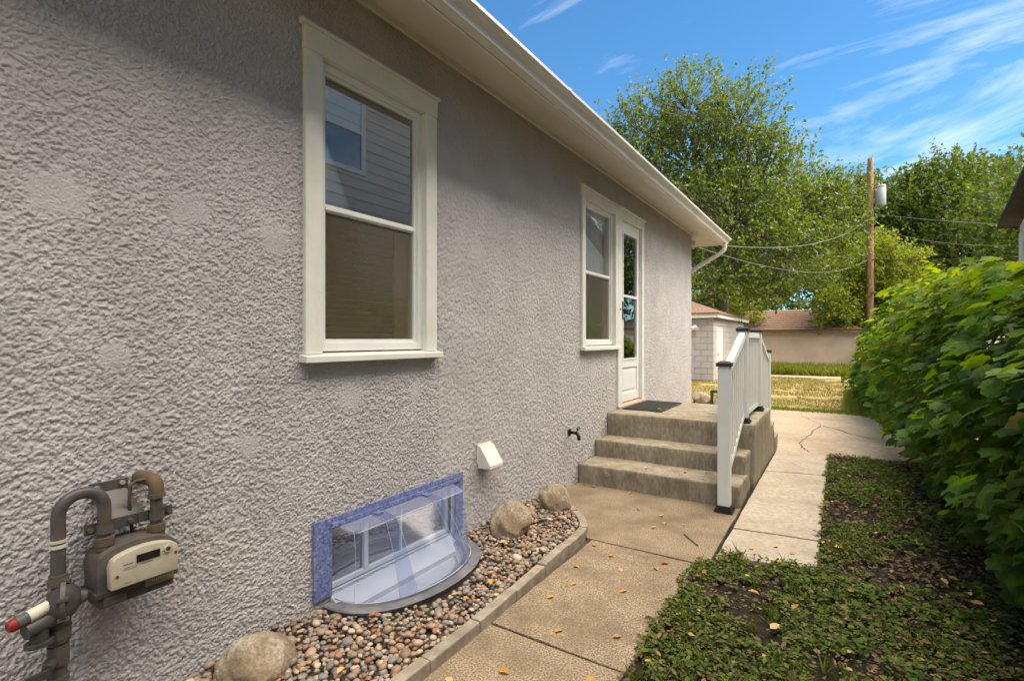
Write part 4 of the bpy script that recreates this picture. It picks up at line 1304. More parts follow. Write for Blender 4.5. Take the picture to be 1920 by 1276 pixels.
cand = []
cell = {}
tries = 0
while tries < 23000 and len(cand) < 3300:
    tries += 1
    y = rng.uniform(0.55, 3.72); x = rng.uniform(0.012, 0.66)
    if x > edge_x(y) - 0.012:
        continue
    t = (WC - y) / (WA + 0.035)
    if abs(t) < 1 and x < 0.012 + (WB + 0.032) * (1 - t * t) ** 0.5:
        continue
    if any(((x - b[0][0]) / (b[1][0] * 0.88)) ** 2 + ((y - b[0][1]) / (b[1][1] * 0.88)) ** 2 < 1 for b in BOULD):
        continue
    r = rng.choice([rng.uniform(0.009, 0.014), rng.uniform(0.013, 0.019), rng.uniform(0.018, 0.030)], p=[0.40, 0.43, 0.17])
    layer = 0 if len(cand) < 1500 else 1
    key = (int(x / 0.05), int(y / 0.05), layer)
    okk = True
    for dx in (-1, 0, 1):
        for dy in (-1, 0, 1):
            for (qx, qy, qr) in cell.get((key[0] + dx, key[1] + dy, layer), ()):
                if (qx - x) ** 2 + (qy - y) ** 2 < (0.80 * (qr + r)) ** 2:
                    okk = False; break
            if not okk: break
        if not okk: break
    if not okk:
        continue
    cell.setdefault(key, []).append((x, y, r))
    z = bed_z(x, y) + (0.0 if layer == 0 else 0.014) + rng.uniform(-0.004, 0.008)
    cand.append((x, y, z, r, layer))
ca = np.array(cand)
# the bed itself under the stones
dist = np.hypot(ca[:, 0] - 2.1, ca[:, 1])
score = ca[:, 3] / dist * np.where(ca[:, 4] > 0, 1.0, 0.45) * np.where((ca[:, 1] > 0.95), 1, 0.0)
order = np.argsort(-score)
single = set(order[:300].tolist())
Vp, Fp, offp = [], [], 0
for i, (x, y, z, r, ly) in enumerate(cand):
    v = int(rng.integers(0, 8))
    me, co, fcs = PB[v]
    eul = (rng.uniform(-0.35, 0.35), rng.uniform(-0.35, 0.35), rng.uniform(0, 6.28))
    if i in single:
        o = bpy.data.objects.new('river_pebble', me)
        C.objects.link(o)
        o.location = (x, y, z); o.rotation_euler = eul; o.scale = (r, r, r)
        tag(o, 'smooth river pebble among the largest looking ones in the stone bed', 'pebble', 'river pebbles in the bed along the wall')
    else:
        mt = np.array(Matrix.LocRotScale(Vector((x, y, z)), __import__('mathutils').Euler(eul), Vector((r, r, r))))
        Vp.append(co @ mt[:3, :3].T + mt[:3, 3]); Fp.append(fcs + offp); offp += len(co)
o = np_mesh('river_pebbles', np.concatenate(Vp), np.concatenate(Fp), 'pebble', smooth=True)
tag(o, 'small mixed river pebbles filling the bed along the wall', 'pebbles', kind='stuff')
bed = MB().add([(0.0, -0.5, 0.016), (0.66, -0.5, 0.010), (0.60, 3.2, 0.010), (0.02, 3.70, 0.016), (0.0, 3.72, 0.017)], [(0, 1, 2, 3), (0, 3, 4)]).build('bed_soil', 'bed_dirt')
tag(bed, kind='structure')


# ================================================================ leaves
def leaf_cloud(name, cen, mid, nor, size, tmpl, faces, m, parent=None, curl=None):
    """many leaves as one mesh; tmpl rows: along midrib, across, along normal"""
    cen = np.asarray(cen, float); mid = np.asarray(mid, float); nor = np.asarray(nor, float)
    mid /= np.linalg.norm(mid, axis=1)[:, None] + 1e-9
    nor = nor - mid * (nor * mid).sum(1)[:, None]
    nor /= np.linalg.norm(nor, axis=1)[:, None] + 1e-9
    acr = np.cross(nor, mid)
    t = np.asarray(tmpl, float)
    K = len(t)
    sz = np.asarray(size, float)[:, None, None]
    V = cen[:, None, :] + sz * (t[None, :, 0:1] * mid[:, None, :] + t[None, :, 1:2] * acr[:, None, :] + t[None, :, 2:3] * nor[:, None, :])
    F = (np.arange(len(cen))[:, None, None] * K + np.asarray(faces)[None]).reshape(-1, np.asarray(faces).shape[1])
    return np_mesh(name, V.reshape(-1, 3), F, m, parent, smooth=False)


OVAL = [(0, 0, 0), (0.35, 0.26, 0.06), (0.8, 0.20, 0.05), (1.0, 0, -0.04), (0.8, -0.20, 0.05), (0.35, -0.26, 0.06)]
OVAL_F = [(0, 1, 2), (0, 2, 3), (0, 3, 4), (0, 4, 5)]
RHOMB = [(0, 0, 0), (0.45, 0.30, 0.05), (1.0, 0, -0.06), (0.45, -0.30, 0.05)]
RHOMB_F = [(0, 1, 2), (0, 2, 3)]
# lobed vine leaf: fan around a point on the midrib
LOBE = [(0.30, 0.0, -0.03), (-0.05, 0.0, -0.02), (-0.14, 0.22, 0.02), (0.10, 0.46, 0.04), (0.22, 0.40, 0.03), (0.42, 0.56, 0.01), (0.58, 0.36, 0.05), (0.72, 0.36, 0.03), (0.84, 0.18, 0.0), (1.05, 0.0, -0.14),
        (0.84, -0.18, 0.0), (0.72, -0.36, 0.03), (0.58, -0.36, 0.05), (0.42, -0.56, 0.01), (0.22, -0.40, 0.03), (0.10, -0.46, 0.04), (-0.14, -0.22, 0.02)]
LOBE_F = [(0, i, i + 1) for i in range(1, 16)] + [(0, 16, 1)]


def unit(n, zmin=-1):
    v = rng.normal(size=(n, 3))
    return v / np.linalg.norm(v, axis=1)[:, None]


# ---- ground cover on the right: creeping leaves, grass tufts, litter
def in_bed(x, y):
    e = 0.03 * pnoise(y * 6, x * 0, 51)
    ok = (x > 1.355 + e * 1.2) & (x < 3.6) & (y > -0.6) & (y < 7.03)
    ok &= ~((x > 1.44) & (x < 1.985 + e * 0.8) & (y > 3.44 + 0.1 * (x - 1.45) + e))
    ok &= ~((x < 1.46) & (y > 3.24 + e))
    return ok


def sample_bed(n, dens_seed, thr):
    x = rng.uniform(1.33, 3.3, n); y = rng.uniform(0.5, 7.03, n)
    d = pnoise(x * 2.6, y * 2.6, dens_seed) + 0.6 * pnoise(x * 8, y * 8, dens_seed + 1)
    k = in_bed(x, y) & (d > thr - 0.35 * (x < 2.0) + 0.30 * sstep(2.2, 2.7, x)) 
    return x[k], y[k]


x, y = sample_bed(105000, 61, -0.10)
n = len(x)
clump = 0.5 + 0.5 * pnoise(x * 13, y * 13, 63)
z = 0.0 + rng.uniform(0.0, 0.045, n) * clump + 0.004
mid = np.stack([rng.normal(size=n), rng.normal(size=n), rng.normal(size=n) * 0.35 + 0.1], -1)
nor = np.stack([rng.normal(size=n) * 0.45, rng.normal(size=n) * 0.45, np.ones(n)], -1)
o = leaf_cloud('ground_cover', np.stack([x, y, z], -1), mid, nor, 0.010 + 0.024 * rng.random(n) ** 1.6, OVAL, OVAL_F, 'cover_leaf')
tag(o, 'low creeping green ground cover between the walk and the vines', 'ground cover', kind='stuff')
# larger ivy-like leaves towards the vines and in the foreground
x = rng.uniform(1.75, 3.1, 4200); y = rng.uniform(0.7, 6.8, 4200)
d = pnoise(x * 2, y * 2, 71)
k = in_bed(x, y) & (d > 0.15 - 0.25 * (x - 2.1))
x, y = x[k], y[k]; n = len(x)
mid = np.stack([rng.normal(size=n), rng.normal(size=n), rng.normal(size=n) * 0.2], -1)
nor = np.stack([rng.normal(size=n) * 0.55, rng.normal(size=n) * 0.55, np.ones(n)], -1)
o = leaf_cloud('ivy_patch', np.stack([x, y, rng.uniform(0.015, 0.06, n)], -1), mid, nor, rng.uniform(0.016, 0.036, n), LOBE, LOBE_F, 'vine_leaf')
tag(o, 'dark ivy leaves creeping over the soil near the vines', 'ivy', kind='stuff')
# litter
x = rng.uniform(1.33, 3.4, 23000); y = rng.uniform(0.5, 7.03, 23000)
k = in_bed(x, y) & (rng.random(23000) < 0.45 + 0.5 * sstep(1.9, 2.6, x)); x, y = x[k], y[k]; n = len(x)
mid = np.stack([rng.normal(size=n), rng.normal(size=n), rng.normal(size=n) * 0.25], -1)
nor = np.stack([rng.normal(size=n) * 0.5, rng.normal(size=n) * 0.5, np.ones(n)], -1)
o = leaf_cloud('leaf_litter', np.stack([x, y, rng.uniform(0.004, 0.03, n)], -1), mid, nor, rng.uniform(0.012, 0.042, n), OVAL, OVAL_F, 'litter')
tag(o, 'brown dry leaf litter scattered over the soil under the vines', 'leaf litter', kind='stuff')
# grass tufts
BL = [(0, -0.05, 0), (0, 0.05, 0), (0.6, 0.035, 0.10), (0.6, -0.035, 0.10), (1.0, 0, 0.32)]
BL_F = [(0, 1, 2), (0, 2, 3), (3, 2, 4)]
tx, ty = sample_bed(800, 81, 0.2)
cx_, cy_, up_ = [], [], []
for a, b in zip(tx, ty):
    m_ = int(rng.integers(8, 22))
    cx_.append(a + rng.normal(size=m_) * 0.012); cy_.append(b + rng.normal(size=m_) * 0.012)
cx_ = np.concatenate(cx_); cy_ = np.concatenate(cy_); n = len(cx_)
mid = np.stack([rng.normal(size=n) * 0.55, rng.normal(size=n) * 0.55, np.ones(n)], -1)
nor = np.stack([rng.normal(size=n), rng.normal(size=n), np.zeros(n)], -1)
o = leaf_cloud('grass_tufts', np.stack([cx_, cy_, np.full(n, -0.005)], -1), mid, nor, rng.uniform(0.04, 0.10, n), BL, BL_F, 'cover_leaf')
tag(o, 'thin grass tufts growing through the ground cover', 'grass', kind='stuff')
# twigs on the soil
tw = MB()
for _ in range(60):
    a = Vector((random.uniform(1.5, 2.9), random.uniform(0.8, 5.5), 0.02))
    if 1.4 < a.x < 2.05 and a.y > 3.3:
        continue
    an = random.uniform(0, 6.28); ln = random.uniform(0.05, 0.22)
    b = a + Vector((math.cos(an) * ln, math.sin(an) * ln, random.uniform(-0.01, 0.03)))
    tw.tube([a, a.lerp(b, 0.5) + Vector((random.uniform(-1, 1) * 0.012, random.uniform(-1, 1) * 0.012, 0.006)), b], 0.0018, 4)
tag(tw.build('twig_litter', 'twig'), 'thin dry twigs lying in the ground cover', 'twigs', kind='stuff')
tg = MB().tube([(1.19, 3.62, 0.006), (1.24, 3.55, 0.008), (1.32, 3.46, 0.006)], 0.0035, 6).build('twig', 'twig')
tag(tg, 'short dark twig lying on the brown slab near the path', 'twig')

# ---- fallen yellow leaves as single objects
FL = []
for v in range(5):
    rs = random.Random(v)
    c1, c2 = rs.uniform(-0.12, 0.22), rs.uniform(0.05, 0.25)
    pts = [(0, 0, 0), (0.3, 0.30, c2), (0.65, 0.27, c2 * 0.8), (1.0, 0.0, c1), (0.65, -0.27, c2), (0.3, -0.30, c2 * 0.7), (0.5, 0.0, -0.02)]
    me = bpy.data.meshes.new('fallen_leaf')
    me.from_pydata([(a - 0.5, b, c + 0.03) for a, b, c in pts] + [(-0.5, 0, 0.03), (-0.85, 0.05, 0.05), (-0.85, 0.08, 0.05)], [], [(6, 0, 1), (6, 1, 2), (6, 2, 3), (6, 3, 4), (6, 4, 5), (6, 5, 0), (7, 8, 9)])
    me.materials.append(M['fallen'])
    FL.append(me)


def fallen(x, y, z, s, label, group):
    o_ = bpy.data.objects.new('fallen_leaf', random.choice(FL))
    C.objects.link(o_)
    o_.location = (x, y, z); o_.scale = (s, s, s)
    o_.rotation_euler = (random.uniform(-0.2, 0.2), random.uniform(-0.2, 0.2), random.uniform(0, 6.28))
    tag(o_, label, 'leaf', group)


# on the brown slabs (one by one)
for (x, y, s) in [(0.95, 3.9, 0.045), (1.02, 3.75, 0.04), (0.75, 3.95, 0.04), (0.98, 3.62, 0.045), (1.14, 3.8, 0.035), (1.21, 3.08, 0.05), (1.19, 2.98, 0.045), (1.02, 2.85, 0.035),
                  (1.12, 2.62, 0.05), (0.82, 2.35, 0.045), (0.86, 2.55, 0.04), (0.78, 2.75, 0.04), (1.0, 2.1, 0.05), (0.95, 1.72, 0.05), (1.27, 1.86, 0.055), (0.80, 1.55, 0.05), (0.74, 3.1, 0.04),
                  (0.55, 4.32, 0.04), (0.20, 4.33, 0.05), (0.10, 4.35, 0.035), (1.25, 2.2, 0.045), (0.9, 3.0, 0.04)]:
    fallen(x, y, 0.004, s, 'yellow leaf lying on the brown aggregate slabs', 'fallen leaves on the brown slabs')
for (x, y, s) in [(1.75, 3.72, 0.045), (1.62, 3.60, 0.04), (1.85, 3.66, 0.035)]:
    fallen(x, y, 0.008, s, 'yellow leaf lying on the pale concrete path', 'fallen leaves on the pale path')
for (x, y, z, s) in [(0.95, 4.62, 0.186, 0.045), (0.62, 4.55, 0.186, 0.04), (1.12, 4.68, 0.186, 0.035), (0.45, 5.52, 0.600, 0.05)]:
    fallen(x, y, z, s, 'yellow leaf lying on the concrete steps or their mat', 'fallen leaves on the steps')
for _ in range(30):
    y = random.uniform(1.0, 3.4); x = random.uniform(0.05, 0.55)
    if abs(y - WC) < 0.55 and x < 0.42:
        continue
    if any((x - b[0][0]) ** 2 + (y - b[0][1]) ** 2 < 0.18 ** 2 for b in BOULD):
        continue
    fallen(x, y, bed_z(x, y) + 0.032, random.uniform(0.035, 0.06), 'orange yellow leaf lying on the river pebbles', 'fallen leaves on the pebbles')
cnt = 0
while cnt < 75:
    x = random.uniform(1.4, 2.75); y = random.uniform(1.1, 6.5)
    if not in_bed(np.array([x]), np.array([y]))[0] or (x > 2.2 and random.random() < 0.4):
        continue
    fallen(x, y, random.uniform(0.03, 0.05), random.choice((random.uniform(0.02, 0.035), random.uniform(0.03, 0.065))), 'yellow or tan leaf fallen on the ground cover', 'fallen leaves on the ground cover')
    cnt += 1

# ================================================================ vine hedge
hedge = thing('vine_hedge', 'tall hedge of lobed green vine leaves along the right side', 'hedge', (3.0, 6.0, 0.0))


def h_top(y):
    return np.interp(y, [-1, 3.0, 5.0, 6.5, 8.5, 10.5, 12.5, 14.5, 16.5], [1.70, 1.75, 1.84, 2.05, 2.15, 1.98, 1.60, 1.20, 0.7])


def h_face(y, z):
    """X of the leafy face at height z (fraction of the top)"""
    f = z / h_top(y)
    base = np.interp(y, [-1, 3.0, 5.0, 7.0, 11.0, 14, 16.5], [2.98, 2.90, 2.84, 2.70, 2.58, 2.50, 2.5])
    return base + np.interp(f, [0, 0.25, 0.55, 0.8, 1.0], [0.02, -0.06, -0.06, 0.08, 0.34]) + 0.13 * pnoise(y * 1.7, z * 2.2, 90) + 0.055 * pnoise(y * 5, z * 5, 91)


def vine_points(n, y0, y1, depth):
    y = rng.uniform(y0, y1, n)
    f = rng.uniform(0.03, 1.0, n) ** 0.9
    top = h_top(y) + 0.11 * pnoise(y * 2.6, y * 0, 92)
    z = f * top
    x = h_face(y, z) + rng.uniform(0, depth, n) * rng.random(n) ** 0.7
    k = pnoise(y * 3.2, z * 4.2, 93) + 0.6 * pnoise(y * 8, z * 9, 94) > -0.34
    return x[k], y[k], z[k], f[k]


def vine_frames(x, y, z, f):
    n = len(x)
    nor = np.stack([-0.40 + 0.35 * rng.normal(size=n) + 0.25 * sstep(0.8, 1, f), 0.40 * rng.normal(size=n) - 0.1, 0.95 + 0.25 * rng.normal(size=n)], -1)
    mid = np.stack([-0.9 + 0.4 * rng.normal(size=n), 0.75 * rng.normal(size=n) - 0.2, -0.45 + 0.25 * rng.normal(size=n)], -1)
    return mid, nor


parts = []
for n, y0, y1, dp in ((4700, 1.2, 7.0, 0.40), (4600, 7.0, 16.0, 0.42)):
    parts.append(vine_points(n, y0, y1, dp))
n = 6500
y = rng.uniform(1.2, 15.5, n); f_in = rng.uniform(0.03, 0.93, n)
z = f_in * h_top(y)
parts.append((h_face(y, z) + rng.uniform(0.28, 0.75, n), y, z, f_in))
# loose trailing strands that stand off the face
for _ in range(85):
    ys = rng.uniform(2.2, 13); fs_ = rng.uniform(0.35, 1.02); zs = fs_ * float(h_top(ys))
    m_ = int(rng.integers(5, 12))
    tt = np.linspace(0, 1, m_)
    ln_ = rng.uniform(0.2, 0.55); sd = rng.normal() * 0.35
    yy_ = ys + sd * tt * ln_ + rng.normal(size=m_) * 0.02
    zz2 = zs + 0.10 * np.sin(tt * 2.2) - ln_ * 0.75 * tt ** 2 + rng.normal(size=m_) * 0.015
    xx_ = float(h_face(np.array([ys]), np.array([zs]))[0]) - 0.04 - 0.15 * np.sin(tt * 1.9) + rng.normal(size=m_) * 0.02
    kk = zz2 > 0.08
    parts.append((xx_[kk], yy_[kk], zz2[kk], np.full(int(kk.sum()), min(1.0, fs_))))
# top cap
n = 2600
y = rng.uniform(1.2, 16, n); xx = rng.uniform(0.1, 1.1, n)
zt = h_top(y) + 0.11 * pnoise(y * 2.6, xx * 3, 92) + rng.uniform(-0.12, 0.05, n) - 0.25 * sstep(0.5, 1.1, xx)
parts.append((np.interp(y, [-1, 3, 7, 16], [3.05, 3.0, 2.95, 2.7]) + xx, y, zt, np.ones(n)))
x = np.concatenate([p[0] for p in parts]); y = np.concatenate([p[1] for p in parts]); z = np.concatenate([p[2] for p in parts]); f = np.concatenate([p[3] for p in parts])
mid, nor = vine_frames(x, y, z, f)
size = np.where(y < 7, 0.045 + 0.115 * rng.random(len(x)) ** 1.7, 0.055 + 0.085 * rng.random(len(x)) ** 1.5)
# choose the 300 that show largest: near the face, near the camera and inside the frame
rel = np.stack([x - 2.1, y], -1)
S_, C_ = math.sin(math.atan(614 / 950)), math.cos(math.atan(614 / 950))
fw = -S_ * rel[:, 0] + C_ * rel[:, 1]; rt = C_ * rel[:, 0] + S_ * rel[:, 1]
infr = (rt / fw < 1.0) & (z > 0.15)
front = (x - h_face(y, z)) < 0.07
sc_ = np.where(infr & front, size / fw, 0)
big = np.argsort(-sc_)[:300]
rest = np.ones(len(x), bool); rest[big] = False
young = (f > 0.82 + 0.25 * rng.random(len(x))) | ((y > 5.5) & (f > 0.58 + 0.55 * rng.random(len(x)))) | (rng.random(len(x)) < 0.03)  # mostly leaves near the top: sunlight through them put into leaf colour
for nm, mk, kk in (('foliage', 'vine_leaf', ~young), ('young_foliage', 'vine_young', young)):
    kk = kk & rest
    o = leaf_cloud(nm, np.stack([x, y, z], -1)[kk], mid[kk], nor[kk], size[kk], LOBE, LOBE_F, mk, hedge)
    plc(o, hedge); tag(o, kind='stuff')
lm = []
for v in range(6):
    rs = np.random.default_rng(v + 50)
    outl = np.array(LOBE[1:])[:, :2]
    outl = outl * (1 + rs.uniform(-0.07, 0.07, outl.shape))
    pts = []
    for a, b in zip(outl, np.roll(outl, -1, axis=0)):
        pts += [a, a * 0.5 + b * 0.5]
        pts[-1] = pts[-1] * (0.93 if len(pts) % 4 else 1.05)
    ring = np.array(pts)
    inner = np.array([0.30, 0.0]) + (ring - np.array([0.30, 0.0])) * 0.55
    k1, k2, k3 = rs.uniform(0.05, 0.28), rs.uniform(0.10, 0.40), rs.uniform(-0.10, 0.10)

    def lift(p):
        return k1 * np.abs(p[:, 1]) - k2 * np.maximum(p[:, 0] - 0.2, 0) ** 2 - 0.35 * p[:, 1] ** 2 + k3 * p[:, 1]
    n_ = len(ring)
    V = np.concatenate([[[0.30, 0.0, 0.0]], np.column_stack([inner, lift(inner)]), np.column_stack([ring, lift(ring) + rs.uniform(-0.02, 0.02, n_)])])
    F_ = [(0, 1 + q, 1 + (q + 1) % n_) for q in range(n_)] + [(1 + q, 1 + n_ + q, 1 + n_ + (q + 1) % n_, 1 + (q + 1) % n_) for q in range(n_)]
    me = bpy.data.meshes.new('leaf'); me.from_pydata([tuple(p) for p in V], [], F_); me.materials.append(M['vine_veined'])
    me.polygons.foreach_set('use_smooth', [True] * len(me.polygons))
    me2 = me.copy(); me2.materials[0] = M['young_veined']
    lm.append((me, me2))
for i in big:
    m_ = Vector(mid[i]).normalized(); nn = Vector(nor[i]); nn = (nn - m_ * nn.dot(m_)).normalized(); ac = nn.cross(m_)
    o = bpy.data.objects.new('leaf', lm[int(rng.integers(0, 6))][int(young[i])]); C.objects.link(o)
    rot = Matrix((m_, ac, nn)).transposed().to_4x4()
    o.parent = hedge
    o.matrix_basis = Matrix.Translation(-Vector(hedge.location)) @ Matrix.Translation((x[i], y[i], z[i])) @ rot @ Matrix.Scale(float(size[i]), 4)
# woody vines inside and a few trailing runners
st = MB()
for _ in range(70):
    yy = random.uniform(1.6, 14)
    tp = float(h_top(np.array([yy]))[()] if False else h_top(yy))
    x0 = random.uniform(3.0, 3.4)
    pts = [(x0, yy, -0.02)]
    for q in range(1, 6):
        zq = tp * q / 5 * 0.95
        pts.append((x0 - 0.10 * math.sin(q) + random.uniform(-0.10, 0.08), yy + random.uniform(-0.18, 0.18) + q * random.uniform(-0.06, 0.06), zq))
    st.tube([tuple(p) for p in spline(pts, 3)] if False else pts, random.uniform(0.004, 0.012), 5)
for _ in range(40):
    yy = random.uniform(2.5, 9); zz_ = random.uniform(0.4, 1.6)
    xf = float(h_face(np.array([yy]), np.array([zz_]))[0])
    a = Vector((xf + 0.15, yy, zz_)); b = Vector((xf - 0.05, yy + random.uniform(-0.25, 0.25), zz_ - random.uniform(0.05, 0.35)))
    st.tube(arc(a, (a + b) / 2 + Vector((-0.08, 0, 0.08)), b, 6), 0.003, 4)
o = st.build('stems', 'vine_stem', hedge, smooth=True); plc(o, hedge)
# leaning wire fence the vines climb on
fn = MB()
for yy in np.arange(1.2, 15.5, 2.4):
    fn.tube([(3.35, yy, -0.05), (3.35, yy, float(h_top(yy)) * 0.85)], 0.022, 8)
fn.tube([(3.35, 1.2, 0.7), (3.35, 15.4, 0.7)], 0.012, 6)
o = fn.build('fence_post', 'grey_metal', hedge); plc(o, hedge)


# ================================================================ lawn, weeds
def far_grass(name, n, x0, x1, y0, y1, h0, h1, m, label, seed, thr=-0.2, wid=1.0):
    x = rng.uniform(x0, x1, n); y = rng.uniform(y0, y1, n)
    k = pnoise(x * 0.7, y * 0.9, seed) + 0.5 * pnoise(x * 2.5, y * 2.5, seed + 1) > thr
    k &= ~((x < -1.2) & (y > 17.5))
    x, y = x[k], y[k]; n = len(x)
    mid = np.stack([rng.normal(size=n) * 0.45, rng.normal(size=n) * 0.45, np.ones(n)], -1)
    nor = np.stack([rng.normal(size=n), rng.normal(size=n), np.zeros(n)], -1)
    t = np.array(BL); t[:, 1] *= wid
    o_ = leaf_cloud(name, np.stack([x, y, np.full(n, -0.035)], -1), mid, nor, rng.uniform(h0, h1, n), t, BL_F, m)
    tag(o_, label, 'grass', kind='stuff')


far_grass('lawn_grass', 52000, -5, 3.2, 10.95, 21.0, 0.035, 0.075, 'grass', 'short patchy green and straw lawn beyond the patio', 101, thr=-0.35, wid=1.6)
far_grass('weed_strip', 16000, -3, 5, 22.4, 27.4, 0.18, 0.42, 'weed', 'taller bright green weeds along the far garage wall', 111, thr=-0.6, wid=1.5)
far_grass('edge_grass', 9000, 2.2, 3.0, 10.9, 16, 0.06, 0.14, 'weed', 'yellow green grass fringe beside the far end of the vines', 121, thr=-0.6, wid=1.5)
far_grass('patio_grass', 5000, -0.6, 2.8, 10.9, 11.5, 0.05, 0.09, 'weed', 'green grass fringe along the far edge of the patio', 131, thr=-0.5, wid=1.6)

# lantern and stone on the lawn edge past the house corner
lan = thing('garden_lantern', 'small black metal lantern on the lawn edge behind the railing', 'lantern', (0.02, 10.75, 0))
q = MB()
for sx in (-1, 1):
    for sy in (-1, 1):
        q.box(sx * 0.075 - 0.011, sx * 0.075 + 0.011, sy * 0.075 - 0.011, sy * 0.075 + 0.011, 0.02, 0.30)
q.build('frame', 'black_metal', lan)
MB().box(-0.095, 0.095, -0.095, 0.095, 0.0, 0.022).build('base', 'black_metal', lan)
MB().add([(-0.10, -0.10, 0.30), (0.10, -0.10, 0.30), (0.10, 0.10, 0.30), (-0.10, 0.10, 0.30), (-0.09, -0.09, 0.335), (0.09, -0.09, 0.335), (0.09, 0.09, 0.335), (-0.09, 0.09, 0.335)],
         [(0, 3, 2, 1), (0, 1, 5, 4), (1, 2, 6, 5), (2, 3, 7, 6), (3, 0, 4, 7), (4, 5, 6, 7)]).build('lid', 'black_metal', lan)
MB().tube([(0, 0, 0.022), (0, 0, 0.17)], 0.035, 12).build('candle', 'sticker', lan)
hk = thing('hook_stake', 'thin black metal hook stake standing behind the lantern', 'stake', (0.09, 10.95, 0))
MB().tube([(0, 0, -0.02), (0, 0, 0.50), (0.01, 0, 0.54), (0.05, 0, 0.56), (0.09, 0, 0.54), (0.10, 0, 0.50)], 0.011, 8).build('rod', 'black_metal', hk, smooth=True)
MB().tube([(0, 0, 0.30), (0, 0, 0.36)], 0.022, 8).build('collar', 'black_metal', hk)
st_ = boulder((-0.38, 11.3, 0.08), (0.20, 0.18, 0.16), 23, 'grey stone on the lawn just left of the black lantern')
st_['group'] = 'lawn stones'

# ================================================================ white block garage
ga = thing('block_garage', 'small white block garage with brown hip roof seen past the house corner', 'garage', (-1.4, 17.7, 0))


def gp(mb, name, m, parent=None, t=None, **k):
    o_ = mb.build(name, m, parent or t, **k)
    if parent is None:
        plc(o_, t)
    return o_


gp(MB().box(-7.0, -1.42, 17.73, 24.0, -0.05, 2.12), 'wall', 'mortar', t=ga)
blk = {}
row = 0
z = 0.0
while z < 2.08:
    yo = 0.0 if row % 2 == 0 else 0.2
    # front face towards the house
    x = -1.402 + (0.0)
    x1 = x; first = True
    while x1 > -3.1:
        wdt = 0.39 if not (first and row % 2) else 0.19
        first = False
        gp(MB().box(x1 - wdt, x1, 17.706, 17.74, z + 0.006, z + 0.198), 'block', 'block_white', t=ga)
        x1 -= wdt + 0.012
    z += 0.204
    row += 1
sidew = MB()
for r_ in range(10):
    sidew.box(-1.43, -1.405, 17.742, 24.0, r_ * 0.204 + 0.006, r_ * 0.204 + 0.198)
gp(sidew, 'side_courses', 'block_white', t=ga)
gp(MB().box(-7.2, -1.22, 17.52, 17.56, 2.08, 2.25).box(-1.26, -1.22, 17.56, 24.2, 2.08, 2.25), 'fascia', 'white_vinyl', t=ga)
gp(MB().add([(-7.25, 17.48, 2.25), (-1.18, 17.48, 2.25), (-1.18, 24.25, 2.25), (-7.25, 24.25, 2.25), (-4.2, 20.0, 3.45), (-4.2, 21.7, 3.45),
            (-7.25, 17.48, 2.20), (-1.18, 17.48, 2.20), (-1.18, 24.25, 2.20), (-7.25, 24.25, 2.20)],
           [(0, 1, 4), (1, 2, 5, 4), (2, 3, 5), (3, 0, 4, 5), (6, 7, 1, 0), (7, 8, 2, 1), (8, 9, 3, 2), (9, 6, 0, 3)]), 'roof', 'shingle', t=ga)
gp(MB().box(-1.42, -1.375, 18.10, 18.22, 0.0, 1.75).box(-1.42, -1.375, 19.0, 19.12, 0.0, 1.75).box(-1.42, -1.375, 18.22, 19.0, 1.65, 1.75), 'door_frame', 'white_vinyl', t=ga)
dd = gp(MB().box(-1.42, -1.395, 18.22, 19.0, 0.0, 1.65), 'door', 'door_paint', t=ga)
MB().tube([(-1.394, 18.32, 0.85), (-1.36, 18.32, 0.85)], 0.03, 8).build('knob', 'black_metal', dd)
gp(MB().tube([(-1.98, 17.70, 1.80), (-1.98, 17.60, 1.80)], 0.05, 10).tube([(-1.96, 17.62, 1.80), (-1.90, 17.52, 1.72)], [0.04, 0.07], 10).tube([(-2.0, 17.62, 1.80), (-2.06, 17.52, 1.72)], [0.04, 0.07], 10), 'flood_light', 'white_vinyl', t=ga)

# ================================================================ beige garage across the alley
gb = thing('beige_garage', 'low beige garage with brown shingle roof across the alley', 'garage', (0, 29.0, 0))
gp(MB().box(-7.0, 2.90, 29.0, 35.0, -0.05, 1.80), 'wall', 'beige_wall', t=gb)
gp(MB().box(-7.2, 3.02, 28.78, 28.82, 1.70, 1.84), 'fascia', 'trim_brown', t=gb)
gp(MB().add([(-7.25, 28.75, 1.84), (3.06, 28.75, 1.84), (0.9, 32.0, 3.0), (-5.6, 32.0, 3.0), (3.06, 35.25, 1.84), (-7.25, 35.25, 1.84)],
           [(0, 1, 2, 3), (1, 4, 2), (4, 5, 3, 2), (5, 0, 3)]), 'roof', 'shingle', t=gb)
shn = MB()
for i in range(9):
    f_ = i / 9
    y_ = 28.75 + f_ * 3.2; z_ = 1.845 + f_ * 1.155
    x1 = 3.06 - f_ * 2.16
    shn.box(-7.2 + f_ * 1.6, x1, y_, y_ + 0.33, z_ - 0.02, z_ + 0.016 + 0.0)
gp(shn, 'shingle_courses', 'shingle', t=gb)
gs = thing('grey_roof_garage', 'white garage with grey hip roof half hidden behind the vines', 'garage', (4.5, 27.0, 0))
gp(MB().box(3.62, 9.0, 27.1, 32.0, -0.05, 1.88), 'wall', 'white_vinyl', t=gs)
gp(MB().box(3.34, 9.3, 26.82, 26.86, 1.86, 1.98).box(3.34, 3.38, 26.86, 32.2, 1.86, 1.98), 'fascia', 'trim_brown', t=gs)
gp(MB().add([(3.30, 26.78, 1.98), (9.3, 26.78, 1.98), (9.3, 32.3, 1.98), (3.3, 32.3, 1.98), (6.0, 29.0, 3.1), (6.6, 29.9, 3.1)], [(0, 1, 5, 4), (1, 2, 5), (2, 3, 4, 5), (3, 0, 4)]), 'roof', 'grey_shingle', t=gs)
